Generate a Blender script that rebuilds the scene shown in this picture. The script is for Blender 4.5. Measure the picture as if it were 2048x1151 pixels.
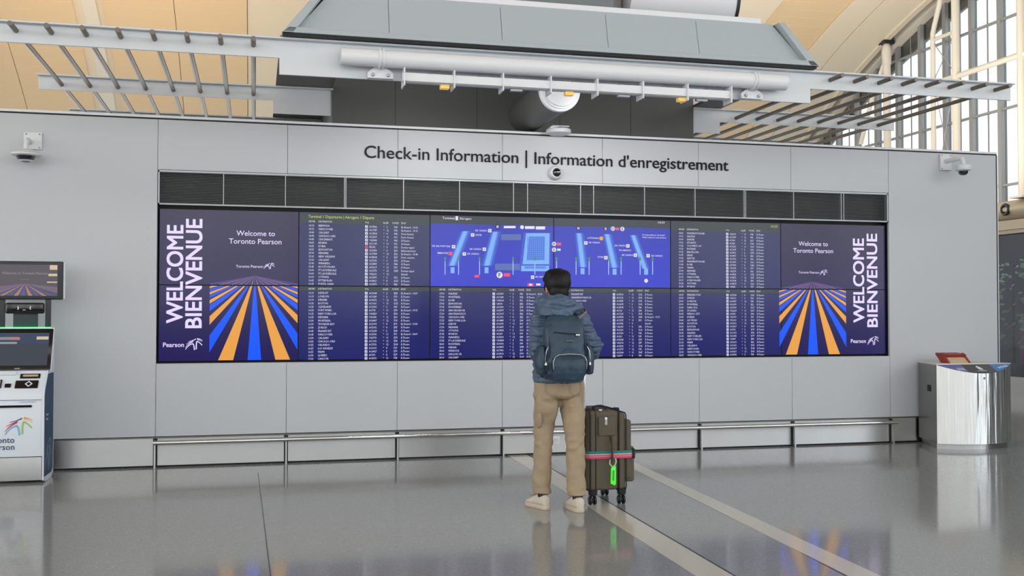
import bpy, bmesh, math, random
from mathutils import Vector, Matrix, noise
random.seed(7)
for o in list(bpy.data.objects): bpy.data.objects.remove(o)
SC = bpy.context.scene
COL = SC.collection
# ------------------------------------------------------------------ camera
F, DIST, CH = 2074.4655, 9.6, 1.3536
YAW, PIT, ROL = (math.radians(a) for a in (13.9371, 1.3763, 0.0357))
_f = Vector((math.sin(YAW)*math.cos(PIT), math.cos(YAW)*math.cos(PIT), math.sin(PIT)))
_r = Vector((math.cos(YAW), -math.sin(YAW), 0)); _u = _r.cross(_f)
CR = math.cos(ROL)*_r + math.sin(ROL)*_u
CU = -math.sin(ROL)*_r + math.cos(ROL)*_u
CF = _f
CP = Vector((0, -DIST, CH))
cam = bpy.data.cameras.new('camera'); cam.sensor_width = 36; cam.lens = F/2048*36
cam.clip_start = .05; cam.clip_end = 400
co = bpy.data.objects.new('camera', cam); COL.objects.link(co)
m = Matrix((( CR.x, CU.x, -CF.x, CP.x), (CR.y, CU.y, -CF.y, CP.y), (CR.z, CU.z, -CF.z, CP.z), (0,0,0,1)))
co.matrix_world = m
SC.camera = co
def ray(u, v): return CR*((u-1024)/F) + CU*((575.5-v)/F) + CF
def W(u, v, Y): d = ray(u, v); return CP + d*((Y-CP.y)/d.y)        # pixel on a plane Y = const
def WX(u, v, X): d = ray(u, v); return CP + d*((X-CP.x)/d.x)
def WZ(u, v, Z): d = ray(u, v); return CP + d*((Z-CP.z)/d.z)
# ------------------------------------------------------------------ world, lamps, exposure
def lin(c): return c/12.92 if c <= .04045 else ((c+.055)/1.055)**2.4
def rgb(r, g, b): return (lin(r/255), lin(g/255), lin(b/255), 1)
SC.view_settings.view_transform = 'Standard'; SC.view_settings.look = 'None'
SC.view_settings.gamma = 1; SC.view_settings.use_curve_mapping = False
SC.view_settings.exposure = 0.48
wd = bpy.data.worlds.new('sky'); SC.world = wd; wd.use_nodes = True
nt = wd.node_tree; nt.nodes.clear()
wo = nt.nodes.new('ShaderNodeOutputWorld'); bg = nt.nodes.new('ShaderNodeBackground')
tc = nt.nodes.new('ShaderNodeTexCoord'); sx = nt.nodes.new('ShaderNodeSeparateXYZ'); rp = nt.nodes.new('ShaderNodeValToRGB')
nt.links.new(tc.outputs['Generated'], sx.inputs[0]); nt.links.new(sx.outputs['Z'], rp.inputs[0])
nt.links.new(rp.outputs[0], bg.inputs['Color']); nt.links.new(bg.outputs[0], wo.inputs[0])
rp.color_ramp.elements[0].position = .0; rp.color_ramp.elements[0].color = (1, 1, 1, 1)
rp.color_ramp.elements[1].position = .55; rp.color_ramp.elements[1].color = (.7, .85, 1, 1)
e = rp.color_ramp.elements.new(.16); e.color = (.98, 1, 1, 1)
e = rp.color_ramp.elements.new(.3); e.color = (.85, .94, 1, 1)
bg.inputs['Strength'].default_value = 2.5
def area_lamp(name, loc, rot, sx_, sy_, power, color):
    l = bpy.data.lights.new(name, 'AREA'); l.shape = 'RECTANGLE'; l.size = sx_; l.size_y = sy_; l.energy = power; l.color = color
    o = bpy.data.objects.new(name, l); COL.objects.link(o); o.location = loc; o.rotation_euler = rot; return o
# unseen fill light added under the roof to brighten the hall
area_lamp('hall_fill', (2, -8.0, 7.5), (math.radians(20), 0, 0), 16, 1.2, 90, (1, .95, .88))
# unseen roof uplights: the left matches a warm glow, the right is added fill
area_lamp('roof_wash_light', (-2.2, 6.2, 3.6), (math.radians(158), 0, 0), 5, .5, 95, (1, .8, .55))
area_lamp('roof_wash_light', (8.6, 4.2, 3.2), (math.radians(165), 0, 0), 5, .5, 165, (1, .92, .8))
# ------------------------------------------------------------------ materials
MT = {}
def mat(name, col, rough=.5, metal=0, spec=.5, emit=None, es=1., bump=None, bscale=40, var=0, vscale=6, coat=0, aniso=0):
    if name in MT: return MT[name]
    mt = bpy.data.materials.new(name); mt.use_nodes = True
    n = mt.node_tree; p = n.nodes['Principled BSDF']
    p.inputs['Base Color'].default_value = col; p.inputs['Roughness'].default_value = rough
    p.inputs['Metallic'].default_value = metal; p.inputs['Specular IOR Level'].default_value = spec
    if coat: p.inputs['Coat Weight'].default_value = coat; p.inputs['Coat Roughness'].default_value = .05
    if aniso: p.inputs['Anisotropic'].default_value = aniso
    if emit: p.inputs['Emission Color'].default_value = emit; p.inputs['Emission Strength'].default_value = es
    if bump or var:
        t = n.nodes.new('ShaderNodeTexCoord')
    if bump:
        nz = n.nodes.new('ShaderNodeTexNoise'); nz.inputs['Scale'].default_value = bscale; nz.inputs['Detail'].default_value = 4
        b = n.nodes.new('ShaderNodeBump'); b.inputs['Strength'].default_value = bump; b.inputs['Distance'].default_value = .01
        n.links.new(t.outputs['Object'], nz.inputs['Vector']); n.links.new(nz.outputs['Fac'], b.inputs['Height']); n.links.new(b.outputs[0], p.inputs['Normal'])
    if var:
        nz = n.nodes.new('ShaderNodeTexNoise'); nz.inputs['Scale'].default_value = vscale; nz.inputs['Detail'].default_value = 5
        mx = n.nodes.new('ShaderNodeMix'); mx.data_type = 'RGBA'
        mx.inputs['A'].default_value = [c*(1-var) for c in col[:3]]+[1]; mx.inputs['B'].default_value = [min(1, c*(1+var)) for c in col[:3]]+[1]
        n.links.new(t.outputs['Object'], nz.inputs['Vector']); n.links.new(nz.outputs['Fac'], mx.inputs['Factor']); n.links.new(mx.outputs['Result'], p.inputs['Base Color'])
    MT[name] = mt; return mt
def emis(name, col, s=1.):
    return mat(name, (.01, .01, .01, 1), .18, 0, .28, emit=col, es=s)
# ------------------------------------------------------------------ mesh helpers
class MB:
    def __init__(s): s.v = []; s.f = []
    def add(s, vs, fs):
        b = len(s.v); s.v += [Vector(p) for p in vs]; s.f += [tuple(i+b for i in q) for q in fs]; return s
    def box(s, x0, x1, y0, y1, z0, z1):
        return s.add([(x0,y0,z0),(x1,y0,z0),(x1,y1,z0),(x0,y1,z0),(x0,y0,z1),(x1,y0,z1),(x1,y1,z1),(x0,y1,z1)],
                     [(0,3,2,1),(4,5,6,7),(0,1,5,4),(1,2,6,5),(2,3,7,6),(3,0,4,7)])
    def hexa(s, p):      # 8 points: bottom ring then top ring
        return s.add(p, [(0,3,2,1),(4,5,6,7),(0,1,5,4),(1,2,6,5),(2,3,7,6),(3,0,4,7)])
    def prism(s, poly, d):   # planar polygon (3D points) extruded by the vector d
        n = len(poly); d = Vector(d); P = [Vector(p) for p in poly]
        fs = [tuple(range(n))[::-1], tuple(range(n, 2*n))] + [(i, (i+1) % n, (i+1) % n+n, i+n) for i in range(n)]
        return s.add(P+[p+d for p in P], fs)
    def poly(s, pts): return s.add(pts, [tuple(range(len(pts)))])
    def tube(s, pts, r, n=12, caps=True, sq=None, up=None):
        pts = [Vector(p) for p in pts]; R = r if isinstance(r, (list, tuple)) else [r]*len(pts)
        vs = []; t0 = (pts[1]-pts[0]).normalized()
        a = Vector(up) if up else (Vector((0,0,1)) if abs(t0.z) < .9 else Vector((0,1,0)))
        x = t0.cross(a).normalized()
        for i, p in enumerate(pts):
            t = ((pts[min(i+1, len(pts)-1)]-pts[max(i-1, 0)])).normalized()
            x = (x - t*x.dot(t)).normalized(); y = t.cross(x)
            for k in range(n):
                th = 2*math.pi*k/n; q = sq[i] if sq else 1
                vs.append(p + x*(R[i]*math.cos(th)) + y*(R[i]*q*math.sin(th)))
        fs = []
        for i in range(len(pts)-1):
            for k in range(n): fs.append((i*n+k, i*n+(k+1) % n, (i+1)*n+(k+1) % n, (i+1)*n+k))
        if caps: fs += [tuple(range(n))[::-1], tuple(range((len(pts)-1)*n, len(pts)*n))]
        return s.add(vs, fs)
    def loft(s, rings, caps=True):
        n = len(rings[0]); vs = [p for r in rings for p in r]; fs = []
        for i in range(len(rings)-1):
            for k in range(n): fs.append((i*n+k, i*n+(k+1) % n, (i+1)*n+(k+1) % n, (i+1)*n+k))
        if caps: fs += [tuple(range(n))[::-1], tuple(range((len(rings)-1)*n, len(rings)*n))]
        return s.add(vs, fs)
    def lathe(s, c, axis, prof, n=24):   # prof: (radius, height along axis)
        c = Vector(c); a = Vector(axis).normalized(); x = a.orthogonal().normalized(); y = a.cross(x)
        return s.loft([[c + a*h + x*(max(r, 1e-4)*math.cos(2*math.pi*k/n)) + y*(max(r, 1e-4)*math.sin(2*math.pi*k/n)) for k in range(n)] for r, h in prof])
    def ball(s, c, rx, ry, rz, nu=16, nv=10, M=None):
        c = Vector(c); rings = []
        for i in range(nv+1):
            ph = math.pi*i/nv; ph = min(max(ph, .02), math.pi-.02)
            ring = []
            for k in range(nu):
                th = 2*math.pi*k/nu; q = Vector((rx*math.sin(ph)*math.cos(th), ry*math.sin(ph)*math.sin(th), -rz*math.cos(ph)))
                ring.append(c + ((M @ q) if M else q))
            rings.append(ring)
        return s.loft(rings)
    def mesh(s, name, bevel=0, seg=2):
        me = bpy.data.meshes.new(name); me.from_pydata([tuple(p) for p in s.v], [], s.f)
        b = bmesh.new(); b.from_mesh(me)
        bmesh.ops.recalc_face_normals(b, faces=b.faces)
        if bevel:
            es = [e for e in b.edges if len(e.link_faces) == 2 and e.calc_face_angle(0) > .6]
            bmesh.ops.bevel(b, geom=es, offset=bevel, segments=seg, affect='EDGES', profile=.6, clamp_overlap=True)
        b.to_mesh(me); b.free(); return me
    def build(s, name, m, parent=None, smooth=False, bevel=0, seg=2, ang=40, loc=None):
        return place(name, s.mesh(name, bevel, seg), m, parent, smooth or bevel > 0, ang, loc)
LOC = {}
def place(name, me, m, parent=None, smooth=False, ang=40, loc=None):
    if m: 
        me.materials.clear(); me.materials.append(m)
    if smooth:
        me.polygons.foreach_set('use_smooth', [True]*len(me.polygons)); me.set_sharp_from_angle(angle=math.radians(ang))
    o = bpy.data.objects.new(name, me); COL.objects.link(o)
    if loc is not None: o.location = loc
    par(o, parent); return o
def par(o, parent):
    if parent is not None:
        o.parent = parent
        if parent.name in LOC: o.matrix_parent_inverse = Matrix.Translation(-LOC[parent.name])
def twin(o, loc, parent=None):       # another object on the same mesh
    c = bpy.data.objects.new(o.name.split('.')[0], o.data); COL.objects.link(c); c.location = loc; par(c, parent); return c
def thing(name, label, cat, loc=(0,0,0), group=None):
    o = bpy.data.objects.new(name, None); COL.objects.link(o); o.location = loc; o.empty_display_size = .1
    LOC[o.name] = Vector(loc); return tag(o, label, cat, group)
def tag(o, label, cat, group=None):
    o['label'] = label; o['category'] = cat
    if group: o['group'] = group
    return o
def struct(o, label=None):
    o['kind'] = 'structure'
    if label: o['label'] = label
    return o
def sname(name, label, loc=(0,0,0)):
    o = bpy.data.objects.new(name, None); COL.objects.link(o); o.location = loc; LOC[o.name] = Vector(loc); return struct(o, label)
# flat print on a plane -------------------------------------------------
class PL:
    def __init__(s, O, R, U): s.O = Vector(O); s.R = Vector(R); s.U = Vector(U); s.N = s.R.cross(s.U).normalized()
    def pt(s, a, b, l=0): return s.O + s.R*a + s.U*b + s.N*l
_tc = {}
def text_geo(txt, size, bold=0, align='LEFT', res=2, spacing=1., ext=0):
    c = bpy.data.curves.new('t', 'FONT'); c.body = txt; c.size = size; c.align_x = align; c.align_y = 'TOP_BASELINE' if False else 'TOP_BASELINE'
    c.resolution_u = res; c.offset = bold*size; c.space_character = spacing; c.extrude = ext
    o = bpy.data.objects.new('t', c); COL.objects.link(o)
    dg = bpy.context.evaluated_depsgraph_get(); me = bpy.data.meshes.new_from_object(o.evaluated_get(dg))
    vs = [v.co.copy() for v in me.vertices]; fs = [tuple(p.vertices) for p in me.polygons]
    bpy.data.objects.remove(o); bpy.data.curves.remove(c); bpy.data.meshes.remove(me)
    return vs, fs
def text_on(mb, pl, txt, a, b, size=None, width=None, height=None, bold=0, align='LEFT', rot=False, lift=.0015, res=2, spacing=1.):
    """text with its left (or centre) at a and vertical middle of its caps at b; width/height in metres override size"""
    vs, fs = text_geo(txt, 1., bold, 'LEFT', res, spacing)
    if not vs: return
    x0 = min(v.x for v in vs); x1 = max(v.x for v in vs)
    cap = .69
    size = size or (height/cap if height else width/(x1-x0))
    sxx = (width/(x1-x0)) if width else size
    syy = (height/cap) if height else size
    off = {'LEFT': x0, 'CENTER': (x0+x1)/2, 'RIGHT': x1}[align]
    out = []
    for v in vs:
        x = (v.x-off)*sxx; y = (v.y-cap/2)*syy
        out.append(pl.pt(a-y, b+x, lift) if rot else pl.pt(a+x, b+y, lift))
    mb.add(out, fs)
def clip_z(poly, z, above):          # clip a list of (x,z) points by a horizontal line
    out = []
    for i in range(len(poly)):
        p, q = poly[i], poly[(i+1) % len(poly)]
        ip = (p[1] >= z) == above or p[1] == z; iq = (q[1] >= z) == above or q[1] == z
        if ip: out.append(p)
        if ip != iq:
            t = (z-p[1])/(q[1]-p[1]); out.append((p[0]+t*(q[0]-p[0]), z))
    return out
def ribbon(mb, pl, pts, w0, w1, lift=.0015, n=10):   # tapered quadratic bezier stroke, pts 3 control points
    P = [Vector((p[0], p[1])) for p in pts]; L = []; Rr = []
    for i in range(n+1):
        t = i/n; c = P[0]*(1-t)**2 + P[1]*2*t*(1-t) + P[2]*t*t
        d = ((P[1]-P[0])*(1-t)+(P[2]-P[1])*t).normalized(); nn = Vector((-d.y, d.x)); w = (w0*(1-t)+w1*t)/2
        L.append(pl.pt(*(c+nn*w), lift)); Rr.append(pl.pt(*(c-nn*w), lift))
    mb.add(L+Rr, [(i, i+1, n+2+i, n+1+i) for i in range(n)])
LOGO = [ # control points in a unit box (x right, y up), start width, end width, colour key
 ([(.0,.08),(.2,.5),(.44,.55)], .05,.07,'b'), ([(.42,.56),(.5,.5),(.53,.02)], .07,.08,'b'),
 ([(.64,.08),(.62,.5),(.67,.74)], .08,.08,'g'), ([(.66,.76),(.78,.74),(.98,.42)], .07,.06,'g'),
 ([(.0,.24),(.12,.5),(.44,.74)], .02,.07,'r'), ([(.04,.5),(.2,.66),(.46,.76)], .02,.06,'r'),
 ([(.16,.74),(.4,.78),(.62,.95)], .02,.06,'n'), ([(.68,.97),(.85,.95),(1.0,.84)], .07,.02,'o'), ([(.7,.9),(.85,.86),(1.0,.72)], .06,.02,'y')]
def logo(pl, a0, b0, w, h, mbs, lift=.0015):
    for pts, w0, w1, c in LOGO:
        mb = mbs[c] if isinstance(mbs, dict) else mbs
        s = (w+h)/2
        ribbon(mb, pl, [(a0+x*w, b0+y*h) for x, y in pts], w0*s, w1*s, lift, 8)
# ------------------------------------------------------------------ common materials
M_panel = mat('grey_panel', rgb(190,193,198), .42, 0, .4, bump=.02, bscale=3, var=.02, vscale=1.5)
M_steel = mat('brushed_steel', rgb(190,190,190), .3, 1, bump=.03, bscale=25, var=.05, vscale=4)
M_mirror = mat('polished_steel', rgb(205,205,204), .12, 1)
def brushed(mt, rough, an):
    n = mt.node_tree; p = n.nodes['Principled BSDF']; c = n.nodes.new('ShaderNodeCombineXYZ'); c.inputs['Z'].default_value = 1
    p.inputs['Anisotropic'].default_value = an; p.inputs['Roughness'].default_value = rough; n.links.new(c.outputs[0], p.inputs['Tangent'])
brushed(M_steel, .4, .8)
M_dsteel = mat('dark_steel', rgb(120,118,112), .4, .8)
M_white = mat('white_paint', rgb(226,228,232), .4)
M_canopy = mat('canopy_grey_paint', rgb(214,218,222), .4, 0, .4)
M_hood = mat('hood_grey_panel', rgb(174,182,188), .45, 0, .4)
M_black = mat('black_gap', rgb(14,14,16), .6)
M_dark = mat('dark_metal', rgb(46,48,50), .45, .3)
M_core = mat('charcoal_cladding', rgb(92,92,90), .5, 0, .4, var=.05, vscale=2)
M_cream = mat('cream_paint', rgb(226,218,204), .5)
M_roof = mat('beige_roof', rgb(226,198,158), .45, 0, .4, var=.04, vscale=.8)
M_roofp = mat('pale_roof_rib', rgb(230,216,192), .5)
M_mull = mat('window_mullion', rgb(150,152,152), .4, .2)
# polished terrazzo
M_floor = mat('terrazzo', rgb(128,130,129), .1, 0, .5)
n = M_floor.node_tree; p = n.nodes['Principled BSDF']; t = n.nodes.new('ShaderNodeTexCoord')
vo = n.nodes.new('ShaderNodeTexVoronoi'); vo.inputs['Scale'].default_value = 160
rr = n.nodes.new('ShaderNodeValToRGB'); rr.color_ramp.elements[0].color = rgb(140,141,140); rr.color_ramp.elements[1].color = rgb(154,155,154)
e = rr.color_ramp.elements.new(.93); e.color = rgb(154,155,154); rr.color_ramp.elements[2].position = 1; rr.color_ramp.elements[2].color = rgb(180,181,178)
sp = n.nodes.new('ShaderNodeSeparateColor')
n.links.new(t.outputs['Object'], vo.inputs['Vector']); n.links.new(vo.outputs['Color'], sp.inputs[0]); n.links.new(sp.outputs[0], rr.inputs[0]); n.links.new(rr.outputs[0], p.inputs['Base Color'])
M_strip = mat('pale_terrazzo', rgb(206,200,186), .16, 0, .5, var=.06, vscale=120)
# thin clear glass: mostly transparent, fresnel reflection
def glass(name, tint, refl=.9, base=.04):
    mt = bpy.data.materials.new(name); mt.use_nodes = True; n = mt.node_tree; n.nodes.clear()
    o = n.nodes.new('ShaderNodeOutputMaterial'); a = n.nodes.new('ShaderNodeBsdfTransparent'); g = n.nodes.new('ShaderNodeBsdfGlossy')
    x = n.nodes.new('ShaderNodeMixShader'); a.inputs[0].default_value = tint; g.inputs['Roughness'].default_value = .02
    lw = n.nodes.new('ShaderNodeLayerWeight'); pw = n.nodes.new('ShaderNodeMath'); pw.operation = 'POWER'; pw.inputs[1].default_value = 5; fr = n.nodes.new('ShaderNodeMapRange')
    fr.inputs['To Min'].default_value = base; fr.inputs['To Max'].default_value = refl     # Schlick reflectance, the same from both sides
    n.links.new(lw.outputs['Facing'], pw.inputs[0]); n.links.new(pw.outputs[0], fr.inputs['Value']); n.links.new(fr.outputs[0], x.inputs[0]); n.links.new(a.outputs[0], x.inputs[1]); n.links.new(g.outputs[0], x.inputs[2]); n.links.new(x.outputs[0], o.inputs[0])
    return mt
M_glass = glass('clear_glass', (.62,.635,.64,1)); M_dglass = glass('smoked_glass', (.62,.66,.72,1), .3, .012)
# ------------------------------------------------------------------ floor
fl = struct(MB().box(-30, 40, -26, 26, -.12, 0).build('floor', M_floor))
def inlay(pts, name='inlay_strip', m=M_strip, h=.0016):
    MB().prism([(x, y, .0004) for x, y in pts], (0, 0, h)).build(name, m, fl)
def px2(u, v): q = WZ(u, v, 0); return (q.x, q.y)
def band(a0, a1, b0, b1, ext, back=0):       # left edge a0-a1, right edge b0-b1 in pixels; lengthened beyond the frame
    A0, A1, B0, B1 = (Vector(px2(*q)) for q in (a0, a1, b0, b1))
    d = (A1-A0).normalized(); A1 = A1 + d*ext; A0 = A0 - d*back; B0 = B0 - (B1-B0).normalized()*back; d2 = (B1-B0).normalized(); B1 = B1 + d2*ext
    return [tuple(A0), tuple(A1), tuple(B1), tuple(B0)]
inlay(band((1012,908), (1392,1151), (1052,908), (1466,1151), 3))
inlay(band((1262,935), (1696,1151), (1292,935), (1761,1151), 3, .95))
M_joint = mat('floor_joint', rgb(70,70,68), .3, .4)
def joint_line(p, q, w=.006):
    A = Vector(px2(*p)); B = Vector(px2(*q)); d = (B-A).normalized(); nn = Vector((-d.y, d.x))*w/2; B = B+d*3
    inlay([tuple(A-nn), tuple(B-nn), tuple(B+nn), tuple(A+nn)], 'divider_strip', M_joint, .001)
joint_line((516,945), (541,1151)); joint_line((1055,908), (1470,1151), .01); joint_line((1296,942), (1692,1151), .008)
# ------------------------------------------------------------------ information wall
SX = [-0.836, .283, 1.287, 2.288, 3.293, 4.305, 5.327, 6.459]; XL, XR = -6.2, 7.778
ZT, ZG1, ZG0, ZR, ZB = 3.060, 2.609, 2.308, .9014, .268
wb = struct(MB().box(XL, XR-.01, .13, .25, 0, 3.05).build('wall_back', M_dark), 'grey panelled information wall with screens')
g = .0028; M_seam = mat('seam_grey', rgb(120,123,126), .6)
def panel(x0, x1, z0, z1):
    MB().box(x0, x1, .03, .034, z0, z1).build('panel_backing', M_seam, wb)
    MB().box(x0+g/2, x1-g/2, 0, .03, z0+g/2, z1-g/2).build('wall_panel', M_panel, wb, bevel=.0015, seg=1)
panel(-3.3, SX[0], ZB, ZT); panel(XL, -3.3, ZB, ZT); panel(SX[7], XR, ZB, ZT)
for i in range(7):
    panel(SX[i], SX[i+1], ZG1+.006, ZT); panel(SX[i], SX[i+1], ZB, ZR)
MB().box(XL, XR, .004, .03, ZT-.001, ZT+.012).build('cap_gap', M_black, wb)
MB().box(XL, XR+.01, -.006, .26, ZT+.012, ZT+.034).build('cap', M_white, wb, bevel=.003)
# edge trim at the right end, recess liner, sill
MB().box(XR, XR+.012, .0, .25, 0, ZT+.01).build('edge_trim', M_dark, wb)
MB().box(XR+.012, XR+.03, .01, .25, 0, ZT).build('edge_trim', M_white, wb)
rl = MB(); rl.box(SX[0]-.02, SX[7]+.02, .125, .13, ZR-.01, ZG1+.02); rl.box(SX[0]-.006, SX[0]+.004, .03, .13, ZR, ZG1); rl.box(SX[7]-.004, SX[7]+.006, .03, .13, ZR, ZG1)
rl.box(SX[0], SX[7], .03, .13, ZR-.02, ZR-.004)
rl.build('recess_liner', M_black, wb)
MB().box(SX[0], SX[7], -.001, .12, ZR-.003, ZR+.004).build('recess_sill', M_panel, wb)
# stainless base panels
bb = struct(MB().box(XL, XR, .02, .125, 0, ZB-.012).build('baseboard_back', M_black), 'stainless steel kick plates along the wall')
bs = [XL, -3.3]+SX+[XR]
for a, b in zip(bs, bs[1:]):
    MB().box(a+.004, b-.004, -.004, .02, .016, ZB-.014).build('steel_plate', M_steel, bb, bevel=.002, seg=1)
MB().box(XL, XR, -.002, .02, ZB-.012, ZB-.004).build('shadow_gap', M_dsteel, bb)
# ------------------------------------------------------------------ bumper rail
rz = .222
ra, rb_ = W(306,886,-.07).x, W(1795,845,-.07).x
rail = thing('bumper_rail', 'low polished steel bumper rail running along the kick plates', 'rail', ((ra+rb_)/2, -.07, 0))
MB().tube([(ra, -.07, rz), (rb_, -.07, rz)], .019, 16).build('rail_tube', M_mirror, rail, smooth=True)
pm = None
for x in SX:
    q = MB(); q.box(-.007, .007, -.062, -.006, 0, rz-.012); 
    if pm is None:
        pm = q.build('post', M_steel, rail, loc=(x, 0, 0))
        bk = MB().box(-.018, .018, -.012, -.004, 0, rz+.03).build('bracket', M_black, rail, loc=(x, 0, 0))
    else: twin(pm, (x, 0, 0), rail); twin(bk, (x, 0, 0), rail)
# wall outlet on the kick plate
q = W(1112, 880, -.01); ot = thing('wall_outlet', 'small white power outlet on the steel kick plate behind the traveller', 'outlet', (q.x, -.008, q.z))
MB().box(q.x-.035, q.x+.035, -.014, -.0045, q.z-.035, q.z+.04).build('cover_plate', M_white, ot, bevel=.003)
MB().box(q.x-.018, q.x+.018, -.019, -.014, q.z-.02, q.z+.025).build('socket', mat('socket_grey', rgb(205,206,208), .4), ot, bevel=.002)
# ------------------------------------------------------------------ wall lettering
SIGN = "Check-in Information | Information d'enregistrement"
pS = PL((0, 0, 0), (1,0,0), (0,0,1))
p0 = W(727, 321, 0); p1 = W(1456, 340, 0)
sg = thing('wall_sign', "black raised lettering reading Check-in Information | Information d'enregistrement", 'sign', ((p0.x+p1.x)/2, 0, 2.77))
M_letter = mat('black_gloss_letter', rgb(12,14,18), .5, 0, .2)
def glyph_adv(s, size):   # right edge of a string
    vs, fs = text_geo(s+'|', 1.); return max(v.x for v in vs)
full = max(v.x for v in text_geo(SIGN, 1., .0)[0]); scl = (p1.x-p0.x)/full; zs = .112/.69
glm = {}
for i, ch in enumerate(SIGN):
    if ch == ' ': continue
    vs, fs = text_geo(ch, 1., .002, 'LEFT', 4, 1., .0)
    adv = (glyph_adv(SIGN[:i], 1.) - glyph_adv('', 1.)) if i else 0
    sz = zs*1.12 if ch == '|' else zs
    base = 2.786
    if ch not in glm:
        b = MB(); n0 = len(vs)
        V = [(v.x*scl, 0, v.y*sz) for v in vs]
        me = bpy.data.meshes.new('letter'); me.from_pydata(V, [], fs); bmx = bmesh.new(); bmx.from_mesh(me)
        r = bmesh.ops.extrude_face_region(bmx, geom=bmx.faces[:]); bmesh.ops.translate(bmx, vec=(0, -.012, 0), verts=[x for x in r['geom'] if isinstance(x, bmesh.types.BMVert)])
        bmesh.ops.recalc_face_normals(bmx, faces=bmx.faces); bmx.to_mesh(me); bmx.free(); me.materials.append(M_letter); glm[ch] = me
    o = bpy.data.objects.new('letter', glm[ch]); COL.objects.link(o); o.location = (p0.x+adv*scl, -.0005, base); par(o, sg)
# ------------------------------------------------------------------ ventilation grille
gr = thing('ventilation_grille', 'dark louvred ventilation grille above the row of screens', 'grille', ((SX[0]+SX[7])/2, .03, ZG0))
M_slat = mat('grille_slat', rgb(104,108,108), .4, .4); M_gf = mat('grille_frame', rgb(150,154,156), .35, .6)
f = MB(); x0, x1 = SX[0]+.004, SX[7]-.004
f.box(x0, x1, .005, .05, ZG1-.012, ZG1+.004); f.box(x0, x1, .005, .05, ZG0, ZG0+.012); f.box(x0, x0+.012, .005, .05, ZG0, ZG1); f.box(x1-.012, x1, .005, .05, ZG0, ZG1)
f.build('frame', M_gf, gr)
ns = 20; zz = [(ZG0+.012)+(i+.5)*(ZG1-ZG0-.024)/ns for i in range(ns)]
sl = None
for z in zz:
    if sl is None: sl = MB().hexa([(x0+.012,.012,-.001),(x1-.012,.012,-.001),(x1-.012,.018,.0),(x0+.012,.018,.0),(x0+.012,.012,.0015),(x1-.012,.012,.0015),(x1-.012,.018,.0025),(x0+.012,.018,.0025)]).build('slat', M_slat, gr, loc=(0,0,z))
    else: twin(sl, (0,0,z), gr)
mv = None
for u in (447,571,689,692,807,919,1027,1055,1161,1187,1289,1390,1488,1491,1587,1682,1687):
    x = W(u, 380, .01).x
    if mv is None: mv = MB().box(-.0035, .0035, .007, .042, ZG0+.01, ZG1-.01).build('mullion', M_gf, gr, loc=(x,0,0))
    else: twin(mv, (x,0,0), gr)
# ------------------------------------------------------------------ video wall: 12 displays
YS = .05; DW = 1.2115; DX = [-.823+DW*i for i in range(7)]; ZM, Z1, Z0 = 1.600, 2.277, .923
pD = PL((0, YS, 0), (1,0,0), (0,0,1))
def P(u, v): q = W(u, v, YS); return (q.x, q.z)
def screen_mat(name, c0, c1, z0, z1):      # picture background with the hall's reflection painted into its upper tone; glossy glass
    mt = mat(name, (.012,.012,.014,1), .16, 0, .28); n = mt.node_tree; p = n.nodes['Principled BSDF']
    g = n.nodes.new('ShaderNodeTexCoord'); s = n.nodes.new('ShaderNodeSeparateXYZ'); r = n.nodes.new('ShaderNodeMapRange'); x = n.nodes.new('ShaderNodeMix'); x.data_type = 'RGBA'
    r.inputs['From Min'].default_value = z0; r.inputs['From Max'].default_value = z1
    n.links.new(g.outputs['Object'], s.inputs[0]); n.links.new(s.outputs['Z'], r.inputs['Value']); n.links.new(r.outputs[0], x.inputs['Factor'])
    x.inputs['A'].default_value = c0; x.inputs['B'].default_value = c1
    n.links.new(x.outputs['Result'], p.inputs['Emission Color']); p.inputs['Emission Strength'].default_value = 1
    return mt
S_post = screen_mat('poster_screen', rgb(15,6,72), rgb(38,34,60), .92, 2.27)
S_list = screen_mat('flight_list_screen', rgb(13,17,86), rgb(36,42,78), .92, 2.27)
S_map = screen_mat('map_screen', rgb(38,46,172), rgb(36,46,150), 1.6, 2.27)
E_head = emis('header_band', rgb(44,52,56)); E_txt = emis('white_pixels', rgb(222,220,240), .75); E_title = emis('lime_pixels', rgb(170,178,80), .9)
E_lil = emis('lilac_pixels', rgb(210,198,236), .88); E_org = emis('orange_pixels', rgb(212,146,62), .9); E_blu = emis('blue_pixels', rgb(0,78,240), .9)
E_red = emis('red_pixels', rgb(214,60,80), 1); E_row = emis('row_band', rgb(24,28,100), 1); E_pin = emis('dim_violet_pixels', rgb(96,66,120), .8)
E_bdim = emis('faded_blue_pixels', rgb(62,58,136), 1); E_odim = emis('faded_orange_pixels', rgb(116,86,92), 1)
COLN = ['leftmost', 'second', 'third', 'fourth', 'fifth', 'rightmost']
LBL = {(0,1): 'upper half of the left welcome poster, under the grille', (0,0): 'lower half of the left welcome poster with blue and orange stripes',
 (1,1): 'upper flight list screen headed Terminal 1 Departures', (1,0): 'lower flight list screen next to the left welcome poster, starting with Detroit',
 (2,1): 'map screen headed Terminal 1 Aérogare showing the left piers', (2,0): 'lower flight list screen left of the traveller, starting with Halifax',
 (3,1): 'map screen above the traveller showing the right piers and a clock', (3,0): 'lower flight list screen partly hidden right of the traveller',
 (4,1): 'upper flight list screen beside the map with a clock in its corner', (4,0): 'lower flight list screen beside the right welcome poster',
 (5,1): 'upper half of the right welcome poster, at the grille end', (5,0): 'lower half of the right welcome poster with blue and orange stripes'}
DS = {}
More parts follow.
